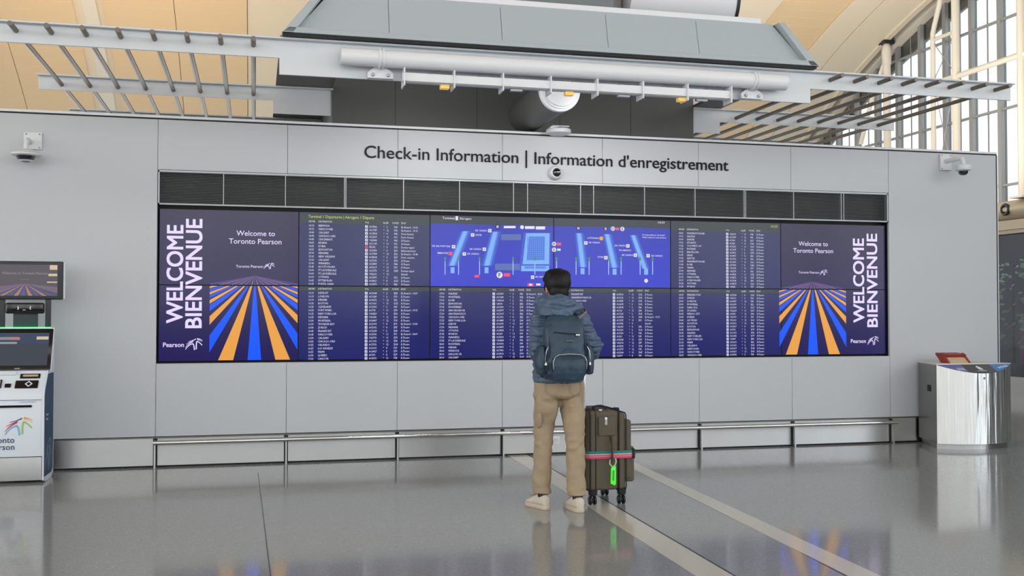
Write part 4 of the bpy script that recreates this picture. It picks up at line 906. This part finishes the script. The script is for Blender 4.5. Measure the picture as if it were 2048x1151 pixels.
MB().prism([(BX0+SK*t-.003, BY0+(BY1-BY0)*t, z) for t, z in ((.3,.56),(.5,.56),(.5,.625),(.3,.625))], (.002,0,0)).build('side_handle_hole', M_black, bn, bevel=.001)
fx = W(1970, 756, -.72); MB().lathe((fx.x, BY0-.15, fx.z), (0,-1,0), [(.011,0),(.011,.008),(.007,.012)], 12).build('lock', M_dsteel, bn)
# red lid propped on the bin
rx0, rx1 = 6.83, 7.07
rl_ = thing('red_flap_box', 'brick red folded flap box standing on the recycling station', 'box', ((rx0+rx1)/2, -.40, BZ+.008))
M_redb = mat('brick_red', rgb(140,48,40), .5); zt_ = BZ+.008
MB().prism([(rx0-.02,-.47,zt_), (rx0-.02,-.36,zt_), (rx0-.02,-.26,zt_+.085), (rx0-.02,-.36,zt_+.1)], (.03,0,0)).build('end_wall', M_redb, rl_, bevel=.003)
MB().prism([(rx1-.01,-.47,zt_), (rx1-.01,-.36,zt_), (rx1-.01,-.26,zt_+.085), (rx1-.01,-.36,zt_+.1)], (.02,0,0)).build('end_wall', M_redb, rl_, bevel=.003)
MB().hexa([(rx0,-.38,zt_+.05),(rx1,-.38,zt_+.05),(rx1,-.25,zt_+.07),(rx0,-.25,zt_+.07),(rx0-.01,-.4,zt_+.085),(rx1+.01,-.4,zt_+.085),(rx1+.01,-.25,zt_+.1),(rx0-.01,-.25,zt_+.1)]).build('flap', M_redb, rl_, bevel=.004)
MB().hexa([(rx0,-.46,zt_),(rx1,-.46,zt_),(rx1,-.3,zt_),(rx0,-.3,zt_),(rx0,-.39,zt_+.055),(rx1,-.39,zt_+.055),(rx1,-.28,zt_+.06),(rx0,-.28,zt_+.06)]).build('inner_tray', mat('tray_beige', rgb(196,172,140), .5), rl_)
# ------------------------------------------------------------------ traveller
PX, PY = 2.045, -2.70
def L(x, y, z): return Vector((PX+x, PY+y, z))
def fuse(name, mb, voxel, it, m, parent, fn=None, post=None):
    me = mb.mesh('tmp'); o = bpy.data.objects.new('tmp', me); COL.objects.link(o)
    r = o.modifiers.new('r', 'REMESH'); r.mode = 'VOXEL'; r.voxel_size = voxel; r.use_smooth_shade = True
    if it: s = o.modifiers.new('s', 'SMOOTH'); s.factor = .5; s.iterations = it
    dg = bpy.context.evaluated_depsgraph_get(); me2 = bpy.data.meshes.new_from_object(o.evaluated_get(dg)); bpy.data.objects.remove(o); bpy.data.meshes.remove(me)
    if fn:
        ns = [v.normal.copy() for v in me2.vertices]
        for v, nn in zip(me2.vertices, ns): v.co += nn*fn(v.co, nn)
        me2.update()
    me2.name = name
    me2.polygons.foreach_set('use_smooth', [True]*len(me2.polygons))
    return place(name, me2, m, parent)
def ell(c, rx, ry, n=28, e=2.2, ang=0):
    out = []
    for k in range(n):
        t = 2*math.pi*k/n; cx, sy = math.cos(t), math.sin(t)
        x = rx*math.copysign(abs(cx)**(2/e), cx); y = ry*math.copysign(abs(sy)**(2/e), sy)
        out.append(Vector(c)+Vector((x*math.cos(ang)-y*math.sin(ang), x*math.sin(ang)+y*math.cos(ang), 0)))
    return out
M_skin = mat('skin', rgb(196,150,124), .5, var=.06, vscale=20); M_hair = mat('black_hair', rgb(10,9,10), .5, 0, .3, bump=.2, bscale=120)
M_jack = mat('slate_blue_jacket', rgb(78,96,120), .42, 0, .4, bump=.25, bscale=28, var=.1, vscale=5)
n = M_jack.node_tree; pj = n.nodes['Principled BSDF']          # quilted horizontal channels
tcx = n.nodes.new('ShaderNodeTexCoord'); wv = n.nodes.new('ShaderNodeTexWave'); wv.bands_direction = 'Z'; wv.inputs['Scale'].default_value = 9; wv.inputs['Distortion'].default_value = 3.5; wv.inputs['Detail'].default_value = 2; wv.inputs['Detail Scale'].default_value = 2.5
b2 = n.nodes.new('ShaderNodeBump'); b2.inputs['Strength'].default_value = .4; b2.inputs['Distance'].default_value = .012
n.links.new(tcx.outputs['Object'], wv.inputs['Vector']); n.links.new(wv.outputs['Fac'], b2.inputs['Height']); old = pj.inputs['Normal'].links[0].from_socket; n.links.new(old, b2.inputs['Normal']); n.links.new(b2.outputs[0], pj.inputs['Normal'])
M_trou = mat('khaki_trousers', rgb(166,146,120), .7, 0, .3, bump=.5, bscale=16, var=.06, vscale=9)
M_shoe = mat('cream_shoe', rgb(206,194,178), .6, bump=.1, bscale=50); M_sole = mat('pale_sole', rgb(196,182,164), .6); M_sock = mat('navy_sock', rgb(34,36,52), .8)
HC = L(.0, .035, 1.53)    # head centre
RH = Matrix.Rotation(math.radians(4), 3, 'Z')
def hd_pt(x, y, z): return HC + RH @ Vector((x, y, z))
# body: one continuous surface
b = MB()
b.ball(HC+Vector((0,0,.012)), .074, .092, .105, 24, 16, RH)                      # skull
b.loft([[hd_pt(.056*s*math.cos(a), .018+.066*s*math.sin(a), z) for a in [2*math.pi*k/20 for k in range(20)]] for z, s in ((-.115,.35),(-.1,.72),(-.07,.95),(-.02,1.08),(.03,1.05))])   # jaw
b.ball(hd_pt(0,.098,-.028), .014, .02, .02, 12, 8); b.ball(hd_pt(0,.09,-.005), .009, .012, .03, 10, 8)   # nose
b.ball(hd_pt(0,.078,-.067), .024, .012, .008, 12, 8)                              # lips
for s in (-1, 1):
    b.ball(hd_pt(.078*s,-.004,-.012), .011, .02, .032, 12, 8, Matrix.Rotation(s*.35,3,'Z')); b.ball(hd_pt(.074*s,.0,-.036), .008,.011,.012, 10, 6)   # ears
b.tube([HC+Vector((0,-.02,-.06)), L(0,0,1.40), L(0,-.01,1.33)], [.052,.052,.07], 16)
b.loft([ell(L(0,0,z), rx, ry) for z, rx, ry in ((1.38,.07,.055),(1.34,.12,.07),(1.25,.135,.085),(1.1,.145,.085),(.97,.14,.09),(.86,.135,.09),(.8,.115,.075))])
SHL, SHR = L(-.125,0,1.335), L(.13,0,1.335)
ELL_, ELR = L(-.145,-.02,1.095), L(.245,-.02,1.115)
WRL, WRR = L(-.12,.21,1.12), L(.16,.23,1.10)
for S, E_, Wr in ((SHL,ELL_,WRL),(SHR,ELR,WRR)):
    b.tube([S, S.lerp(E_,.5), E_, E_.lerp(Wr,.5), Wr], [.046,.042,.036,.032,.024], 14)
def hand(wr, d, side_, palm_n):
    """palm and five curled fingers; d forward direction, side_ towards the thumb"""
    d = d.normalized(); sd = (side_-d*side_.dot(d)).normalized(); pn = d.cross(sd)
    if pn.dot(palm_n) < 0: pn = -pn
    b.tube([wr-d*.02, wr+d*.03, wr+d*.085], [.024,.034,.036], 12, sq=[.8,.5,.42], up=pn)
    for i, (o, ln) in enumerate(((.027,.066),(.009,.074),(-.010,.068),(-.028,.054))):
        p = wr+d*.078+sd*o; q1 = p+d*ln*.45+pn*.008; q2 = q1+(d*.3+pn*.9).normalized()*ln*.35; q3 = q2+(-d*.5+pn*.8).normalized()*ln*.28
        b.tube([p-d*.01, q1, q2, q3], [.0095,.009,.0085,.007], 8)
    p = wr+d*.03+sd*.03; b.tube([p-sd*.01, p+(d*.5+sd*.6).normalized()*.035+pn*.01, p+(d*.8+sd*.2).normalized()*.062+pn*.03], [.012,.0105,.008], 8)
hand(WRL, Vector((.35,1,.1)), Vector((0,0,1)), Vector((1,0,0))); hand(WRR, Vector((-.35,1,0)), Vector((0,0,1)), Vector((-1,0,0)))
HPL, HPR = L(-.085,0,.84), L(.085,-.01,.84); KNL, KNR = L(-.10,.04,.47), L(.10,-.06,.47); ANL, ANR = L(-.105,.075,.09), L(.105,-.075,.09)
for H_, K_, A_ in ((HPL,KNL,ANL),(HPR,KNR,ANR)): b.tube([H_, H_.lerp(K_,.5), K_, K_.lerp(A_,.35), A_], [.066,.058,.045,.044,.033], 14)
for A_, d in ((ANL,Vector((-.32,.95,0))),(ANR,Vector((-.06,1,0)))): d.normalize(); b.tube([A_-d*.03-Vector((0,0,.045)), A_+d*.08-Vector((0,0,.055)), A_+d*.15-Vector((0,0,.065))], [.032,.034,.022], 12)
body = fuse('person', b, .0062, 2, M_skin, None)
tag(body, 'person in a slate blue hooded jacket and khaki trousers reading the screens, seen from behind', 'person')
for s in (-1, 1):
    e_ = MB().ball(hd_pt(.032*s,.080,.002), .012, .009, .007, 14, 10).build('eye', mat('eye_white', rgb(225,222,215), .3), body, smooth=True)
    MB().ball(hd_pt(.032*s,.0875,.002), .0045, .004, .005, 10, 8).build('iris', mat('iris_brown', rgb(40,24,16), .2), e_, smooth=True)
# hair
b = MB(); b.ball(HC+Vector((0,-.012,.035)), .092, .106, .1, 28, 18, RH); b.ball(HC+Vector((0,-.052,-.03)), .07, .058, .075, 20, 14, RH); b.ball(HC+Vector((-.005,-.055,-.075)), .055, .04, .045, 16, 10, RH)
b.ball(hd_pt(-.03,.0,.085), .06,.075,.045, 16, 10); b.ball(hd_pt(.035,-.02,.08), .055,.07,.045, 16, 10); b.ball(hd_pt(-.045,.055,.06), .04,.04,.04, 14, 10); b.ball(hd_pt(.045,.055,.06), .04,.04,.04, 14, 10)
for s in (-1, 1): b.ball(hd_pt(.072*s,.03,.005), .016,.025,.035, 12, 8)
fuse('hair', b, .006, 3, M_hair, body, lambda c, nn: .003*noise.noise(Vector((c.x*60, c.y*60, c.z*9))))
# jacket
b = MB()
b.loft([ell(L(x,y,z), rx, ry, 32, 2.4) for z, x, y, rx, ry in ((1.445,0,.0,.075,.075),(1.415,0,-.005,.12,.088),(1.375,0,0,.155,.1),(1.31,0,0,.165,.118),(1.2,0,0,.165,.126),(1.08,0,.005,.168,.13),(.98,0,.005,.172,.135),(.9,0,.005,.176,.14),(.872,0,.005,.172,.137),(.868,0,.005,.158,.125))])
b.tube([L(-.10,0,1.355), L(-.128,-.005,1.31), L(-.14,-.01,1.2), L(-.145,-.015,1.1), L(-.14,.01,1.07), L(-.13,.09,1.085), WRL+Vector((0,-.01,0))], [.07,.078,.07,.062,.06,.055,.042], 18)
b.tube([L(.10,0,1.355), L(.14,-.005,1.305), L(.195,-.015,1.2), L(.252,-.025,1.115), L(.245,.02,1.075), L(.2,.12,1.08), WRR+Vector((0,-.01,0))], [.07,.08,.072,.064,.062,.056,.042], 18)
def jfn(c, nn):
    k = min(1, max(.05, (c.z-.885)/.06))
    return k*(.009*abs(math.sin(math.pi*c.z/.048 + 2.2*noise.noise(c*7))) - .004 + .009*noise.noise(Vector((c.x*9, c.y*9, c.z*20))) + .005*noise.noise(Vector((c.x*18+3, c.y*18, c.z*50))) + .003*noise.noise(c*60))
fuse('jacket', b, .0085, 3, M_jack, body, jfn)
# hood lying bunched on the upper back
b = MB()
b.tube([L(-.12,.055,1.43), L(-.135,-.03,1.425), L(-.10,-.10,1.42), L(-.03,-.135,1.42), L(.04,-.13,1.40), L(.105,-.085,1.38), L(.125,-.01,1.385), L(.115,.06,1.40)], [.035,.048,.055,.055,.05,.04,.036,.03], 16)
b.tube([L(-.15,-.02,1.385), L(-.125,-.11,1.365), L(-.06,-.165,1.345), L(.0,-.165,1.345), L(.05,-.14,1.36)], [.035,.05,.045,.04,.025], 14)
b.ball(L(-.04,-.095,1.385), .125, .075, .065, 20, 12)
b.ball(L(-.09,-.13,1.36), .085, .055, .055, 16, 10); b.ball(L(-.02,-.15,1.35), .08, .05, .045, 16, 10)
fuse('hood', b, .008, 2, M_jack, body, lambda c, nn: .014*noise.noise(Vector((c.x*14, c.y*14, c.z*30))) + .007*noise.noise(c*36))
# trousers
b = MB()
b.loft([ell(L(x,y,z), rx, ry, 32, 2.5) for z, x, y, rx, ry in ((.96,0,0,.155,.11),(.9,0,0,.168,.125),(.84,0,-.005,.172,.132),(.79,.0,-.008,.165,.128),(.765,0,-.008,.14,.1))])
for s, x0, K_, A_ in ((-1,-.088,KNL,ANL),(1,.088,KNR,ANR)):
    pts = [L(x0,-.005,.83), L(x0*1.02,-.005,.74), L(x0*1.05,K_.y-PY+(.0),.6), K_, K_.lerp(A_,.5), Vector((A_.x,A_.y-.005,.14)), Vector((A_.x,A_.y-.008,.105))]
    b.tube(pts, [.086,.085,.075,.066,.063,.063,.0635], 22, sq=[1.25,1.22,1.15,1.1,1.08,1.08,1.08], up=(0,1,0))
def tfn(c, nn):
    z = c.z; k = .010*noise.noise(Vector((c.x*10, c.y*10, z*14)))
    for z0, a in ((.77,.009),(.73,.012),(.50,.012),(.44,.01),(.16,.008)):
        d = z - z0 - .25*(abs(c.x-PX)-.09); k += a*math.exp(-(d/.014)**2)*noise.noise(Vector((c.x*14+z0*50, c.y*14, 0)))*1.6
    return k + .002*noise.noise(c*50)
fuse('trousers', b, .008, 2, M_trou, body, tfn)
tr_ = body
for s, K_, x in ((-1,KNL,-.145),(1,KNR,.147)):     # cargo pockets on the outer thighs
    MB().ball(L(x+.0*s,-.005 if s < 0 else -.02,.64), (.02), .06, .08, 16, 12).build('cargo_pocket', M_trou, body, smooth=True)
# shoes and socks
def shoe(A_, d):
    d = Vector(d).normalized(); sd = Vector((d.y,-d.x,0)); c = Vector((A_.x, A_.y, 0))
    def S(a, w, z0, z1, n=20, e=2.4):
        return None
    prof_ = [(-.078,.018,.075),(-.066,.031,.098),(-.03,.036,.105),(.02,.037,.1),(.06,.04,.078),(.1,.041,.06),(.135,.037,.05),(.158,.02,.036)]
    rings = []
    for a, w, h in prof_:
        rr_ = []
        for k in range(20):
            t = 2*math.pi*k/20; cx, sy = math.cos(t), math.sin(t)
            x = w*math.copysign(abs(cx)**.7, cx); z = .02+(h-.02)/2+(h-.02)/2*math.copysign(abs(sy)**.75, sy); rr_.append(c+d*a+sd*x+Vector((0,0,z)))
        rings.append(rr_)
    mb = MB(); mb.loft(rings); o = fuse('shoe', mb, .006, 2, M_shoe, body, lambda q, nn: .002*noise.noise(q*60))
    outl = [(-.086,.0),(-.08,.023),(-.056,.036),(0,.038),(.055,.042),(.1,.045),(.14,.039),(.162,.018),(.167,0)]
    poly = [c+d*a+sd*w for a, w in outl]+[c+d*a-sd*w for a, w in outl[::-1][1:-1]]
    MB().prism([Vector((p.x,p.y,0)) for p in poly], (0,0,.03)).build('sole', M_sole, o, bevel=.006)
    lc = MB(); 
    for i in range(4): a = .03+i*.024; lc.tube([c+d*a-sd*.022+Vector((0,0,.098-i*.009)), c+d*(a+.006)+Vector((0,0,.104-i*.01)), c+d*a+sd*.022+Vector((0,0,.098-i*.009))], .003, 6)
    lc.build('laces', M_sole, o, smooth=True)
    
    MB().tube([c-d*.02+Vector((0,0,.08)), c-d*.018+Vector((0,0,.115)), c-d*.012+Vector((0,0,.16))], [.035,.036,.037], 16).build('sock', M_sock, body, smooth=True)
# seat seam of the trousers
MB().tube([L(0,-.136,.9), L(0,-.142,.83), L(0,-.128,.775)], .0025, 6).build('seat_seam', M_trou, body, smooth=True)
for s in (-1, 1): MB().tube([L(s*.04,-.135,.885), L(s*.042,-.141,.815), L(s*.085,-.137,.79), L(s*.128,-.112,.815), L(s*.13,-.108,.885)], .002, 6).build('pocket_seam', M_trou, body, smooth=True)
shoe(ANL, (-.36,.93,0)); shoe(ANR, (-.10,1,0))
# ------------------------------------------------------------------ backpack
M_bag = mat('dark_teal_nylon', rgb(44,64,82), .42, 0, .4, bump=.12, bscale=70, var=.12, vscale=6); M_bag2 = mat('teal_nylon_pocket', rgb(42,62,80), .45, 0, .4, bump=.12, bscale=70, var=.1, vscale=7)
M_zip = mat('zip_metal', rgb(190,192,196), .25, .9); M_strap = mat('bag_webbing', rgb(24,30,38), .7)
bk = thing('backpack', 'dark teal nylon backpack with front pocket worn by the traveller', 'backpack', (PX+.03, PY-.2, .9))
bx = -.02
def BG(x, y, z): return L(x+bx, y, z)
b = MB(); b.loft([ell(BG(x,y,z), rx, ry, 32, 3.2) for z, x, y, rx, ry in ((.905,.0,-.205,.10,.05),(.915,0,-.205,.13,.07),(.95,0,-.21,.148,.085),(1.05,0,-.212,.15,.09),(1.16,-.002,-.205,.146,.082),(1.25,-.005,-.195,.138,.072),(1.3,-.005,-.185,.126,.062),(1.33,-.005,-.175,.104,.046),(1.342,-.005,-.17,.07,.025))])
def bfn(c, nn): return .008*noise.noise(c*11) + .006*noise.noise(Vector((c.x*24, c.y*24, c.z*9))) + .002*noise.noise(c*60)
fuse('main_bag', b, .008, 3, M_bag, bk, bfn)
b = MB(); b.loft([ell(BG(.005,y,z), rx, ry, 28, 3.4) for z, y, rx, ry in ((.9,-.285,.08,.02),(.91,-.285,.105,.03),(.95,-.29,.118,.038),(1.0,-.29,.12,.04),(1.045,-.288,.115,.034),(1.07,-.282,.098,.022),(1.078,-.278,.07,.012))])
fuse('front_pocket', b, .007, 2, M_bag2, bk, bfn)
for s in (-1, 1):
    b = MB(); b.loft([ell(BG(s*.162,-.2,z), rx, ry, 20, 2.6, 0) for z, rx, ry in ((.94,.02,.05),(.95,.036,.065),(1.0,.045,.072),(1.07,.04,.068),(1.13,.022,.055),(1.14,.01,.04))])
    fuse('side_pocket', b, .008, 2, M_bag2, bk, bfn)
    MB().tube([BG(s*.135,-.285,1.13), BG(s*.15,-.288,1.1), BG(s*.155,-.288,1.05), BG(s*.153,-.282,1.03)], .0025, 6).build('side_zip', M_zip, bk, smooth=True)
    MB().lathe(BG(s*.152,-.29,1.03), (0,0,-1), [(.004,0),(.009,.006),(.009,.022),(.005,.026)], 8).build('zip_pull', M_zip, bk, smooth=True)
    MB().tube([BG(s*.148,-.292,1.0), BG(s*.15,-.292,.965)], .006, 6).build('zip_cord', M_strap, bk)
    MB().tube([BG(s*.13,-.14,.93), BG(s*.165,-.08,.98), L(s*.165,.03,1.08), L(s*.135,.115,1.2), L(s*.115,.115,1.32), L(s*.11,.045,1.42), L(s*.105,-.06,1.41), BG(s*.085,-.13,1.33)], .024, 8, sq=[.25]*8, up=(1,0,0)).build('shoulder_strap', M_strap, bk, smooth=True)
for s in (-1, 1): MB().tube([BG(s*.128,-.272,.97), BG(s*.128,-.276,1.08), BG(s*.122,-.266,1.18), BG(s*.108,-.246,1.27), BG(s*.085,-.215,1.325)], .004, 6).build('edge_seam', M_strap, bk, smooth=True)
# zip lines on pocket and main bag
MB().tube([BG(-.112+.005,-.31,.98), BG(-.11,-.322,1.035), BG(-.098,-.32,1.062), BG(-.07,-.316,1.077), BG(.005,-.315,1.082), BG(.08,-.316,1.077), BG(.108,-.32,1.062), BG(.12,-.322,1.035), BG(.122,-.312,.98)], .0028, 8).build('pocket_zip', M_zip, bk, smooth=True)
MB().tube([BG(-.095,-.272,1.225), BG(-.04,-.28,1.222), BG(.02,-.281,1.217), BG(.085,-.27,1.212)], .0035, 6).build('top_zip', M_strap, bk, smooth=True)
MB().box(PX+bx+.055, PX+bx+.085, PY-.285, PY-.277, 1.2, 1.212).build('top_zip_pull', M_zip, bk, bevel=.002)
MB().box(PX+bx-.02, PX+bx+.03, PY-.302, PY-.292, 1.165, 1.172).build('maker_patch', mat('patch_grey', rgb(84,100,112), .5), bk)
MB().tube([BG(-.04,-.15,1.325), BG(-.03,-.15,1.36), BG(.02,-.15,1.36), BG(.03,-.15,1.325)], .009, 8).build('top_handle', M_strap, bk, smooth=True)
MB().tube([BG(.105,-.17,1.31), L(.165,-.11,1.36), L(.168,-.05,1.385)], .012, 6, sq=[.4]*3, up=(1,0,0)).build('load_strap', mat('tan_webbing', rgb(150,128,112), .7), bk, smooth=True)
# ------------------------------------------------------------------ suitcase
M_sc = mat('olive_suitcase', rgb(98,89,75), .75, 0, .3, bump=.12, bscale=90, var=.06, vscale=20); M_scd = mat('suitcase_piping', rgb(30,28,26), .6); M_tyre = mat('black_wheel', rgb(22,22,24), .5)
sx0, sx1, sy0, sy1 = 2.275, 2.585, -2.64, -2.20
sz0, sz1 = .105, .665
su = thing('suitcase', 'olive grey soft spinner suitcase standing beside the traveller', 'suitcase', ((sx0+sx1)/2, (sy0+sy1)/2, 0))
def sbox(x0, x1, y0, y1, z0, z1, r, name, m, seg=5): return MB().box(x0, x1, y0, y1, z0, z1).build(name, m, su, bevel=r, seg=seg)
sbox(sx0, sx0+.235, sy0, sy1, sz0, sz1, .035, 'main_shell', M_sc)
sbox(sx0+.225, sx0+.285, sy0+.004, sy1-.004, sz0+.005, sz1-.02, .025, 'expansion_section', M_sc)
sbox(sx0+.27, sx0+.335, sy0+.02, sy1-.02, sz0+.07, sz1-.07, .022, 'front_pocket', M_sc); sbox(sx0+.28, sx0+.362, sy0+.03, sy1-.03, sz0+.05, sz0+.3, .022, 'lower_front_pocket', M_sc)
def loop(x, y0, y1, z0, z1, r, name):
    c = .035; pts = []
    for cy, cz, a0 in ((y1-c,z1-c,0),(y0+c,z1-c,90),(y0+c,z0+c,180),(y1-c,z0+c,270)):
        for k in range(5): a = math.radians(a0+22.5*k); pts.append((x, cy+c*math.cos(a), cz+c*math.sin(a)))
    pts.append(pts[0]); MB().tube(pts, r, 6).build(name, M_scd, su, smooth=True)
for x, rr_ in ((sx0+.02,.006),(sx0+.06,.004),(sx0+.232,.006),(sx0+.285,.005)): loop(x, sy0-.001, sy1+.001, sz0-.001, sz1+.001-(.02 if x > sx0+.25 else 0), rr_, 'piping')
sbox(sx0-.012, sx0+.02, sy0+.05, sy1-.05, sz0+.0, sz1-.06, .01, 'handle_housing', M_scd, 2)
# address pocket on the near side, its window, side handle
sbox(sx0+.075, sx0+.205, sy0-.012, sy0+.004, sz0+.385, sz1-.04, .008, 'side_pocket', M_sc, 3)
MB().box(sx0+.122, sx0+.14, sy0-.016, sy0-.011, sz0+.46, sz0+.515).build('name_plate', M_zip, su, bevel=.003)
MB().tube([(sx0+.17,sy0-.008,sz0+.385), (sx0+.171,sy0-.026,sz0+.33), (sx0+.172,sy0-.03,sz0+.27), (sx0+.174,sy0-.024,sz0+.2)], .016, 8, sq=[.35]*4, up=(1,0,0)).build('side_handle', mat('olive_webbing', rgb(92,82,70), .8), su, smooth=True)
MB().tube([(sx0+.075,sy0+.1,sz1), (sx0+.08,sy0+.11,sz1+.018), (sx0+.12,sy0+.13,sz1+.024), (sx0+.16,sy0+.11,sz1+.018), (sx0+.17,sy0+.1,sz1)], .012, 8, sq=[.6]*5).build('top_handle', M_scd, su, smooth=True)
MB().box(sx0+.09, sx0+.115, sy0+.02, sy0+.05, sz1-.004, sz1+.008).build('zip_pull', M_zip, su, bevel=.003); MB().tube([(sx0+.245,sy0+.14,sz1-.02),(sx0+.25,sy0+.15,sz1+.004),(sx0+.285,sy0+.16,sz1-.0),(sx0+.29,sy0+.15,sz1-.03)], .007, 6).build('front_handle', M_scd, su, smooth=True)
for y in (sy0+.09, sy1-.09):
    MB().box(sx0-.005, sx0+.012, y-.011, y+.011, sz1-.11, 1.0).build('telescopic_tube', M_zip, su, bevel=.003)
MB().box(sx0-.009, sx0+.016, sy0+.07, sy1-.07, .995, 1.03).build('grip', M_scd, su, bevel=.008, seg=3)
for i, x in enumerate((sx0+.05, sx0+.265)):
    for j, y in enumerate((sy0+.04, sy1-.04)):
        MB().lathe((x,y,.06), (0,0,1), [(.012,0),(.03,.01),(.034,.05),(.03,.055)], 16).build('wheel_mount', M_scd, su, smooth=True)
        for s in (-1, 1):
            o = MB().lathe((x+s*.016,y+.008,.031), (1,0,0), [(.0,-.009),(.026,-.009),(.031,-.006),(.031,.006),(.026,.009),(0,.009)], 22).build('wheel', M_tyre, su, smooth=True)
            MB().lathe((x+s*.016,y+.008,.031), (1,0,0), [(0,-.0105),(.012,-.0105),(.012,.0105),(0,.0105)], 14).build('hub', mat('hub_grey', rgb(96,96,98), .4), o, smooth=True)
# luggage strap round the case
ST = thing('luggage_strap', 'striped teal and pink luggage strap around the suitcase', 'strap', ((sx0+sx1)/2, sy0, .3))
zs0 = .335
r_ = .004; sxa, sxb, sya, syb = sx0-.016, sx0+.342, sy0-.006, sy1+.006
def ringpoly(o): 
    c = .045; pts = []
    for cx, cy, a0 in ((sxb-c,syb-c,0),(sxa+c,syb-c,90),(sxa+c,sya+c,180),(sxb-c,sya+c,270)):
        for k in range(6): a = math.radians(a0+18*k); pts.append((cx+(c+o)*math.cos(a), cy+(c+o)*math.sin(a)))
    return pts
for z0, z1, c_ in ((.028,.048,rgb(36,124,122)),(.022,.028,rgb(214,190,160)),(.012,.022,rgb(206,84,110)),(.008,.012,rgb(226,150,160)),(-.006,.008,rgb(206,66,108))):
    b = MB(); a, o_ = ringpoly(0), ringpoly(.003); n_ = len(a)
    b.add([(x,y,zs0+z) for z in (z0,z1) for ring_ in (a, o_) for x, y in ring_], [f for k in range(n_) for f in ((n_+k, n_+(k+1)%n_, 3*n_+(k+1)%n_, 3*n_+k), (k, 2*n_+k, 2*n_+(k+1)%n_, (k+1)%n_), (2*n_+k, 3*n_+k, 3*n_+(k+1)%n_, 2*n_+(k+1)%n_), (k, (k+1)%n_, n_+(k+1)%n_, n_+k))])
    b.build('strap_stripe', mat('strap_%d' % int(z0*1000+20), c_, .7), ST)
MB().box(sxb-.002, sxb+.014, sya+.01, sya+.06, zs0-.012, zs0+.056).build('buckle', M_scd, ST, bevel=.004)
# neon luggage tag
tg = thing('luggage_tag', 'neon green luggage tag hanging from the suitcase side handle', 'tag', (sx0+.175, sy0-.03, .2))
M_neon = mat('neon_green', rgb(70,240,50), .5, emit=rgb(70,255,50), es=.18)  # faint glow added to the tag's colour
tx_, ty_ = sx0+.175, sy0-.032
MB().tube([(tx_-.02,ty_,.325), (tx_-.024,ty_,.295), (tx_-.006,ty_-.004,.275), (tx_+.014,ty_-.004,.285), (tx_+.024,ty_,.31), (tx_+.02,ty_,.335)], .005, 8).build('clip_ring', mat('pale_green_clip', rgb(180,214,170), .4), tg, smooth=True)
MB().prism([(tx_-.016,ty_-.004,.27),(tx_+.02,ty_-.004,.28),(tx_+.018,ty_-.01,.16),(tx_+.01,ty_-.01,.145),(tx_-.022,ty_-.01,.16)], (0,-.006,0)).build('tag_body', M_neon, tg, bevel=.002)
MB().prism([(tx_-.006,ty_-.011,.25),(tx_+.008,ty_-.011,.252),(tx_+.004,ty_-.0165,.178),(tx_-.01,ty_-.0165,.182)], (0,-.001,0)).build('tag_window', mat('deep_green', rgb(40,170,40), .4), tg)
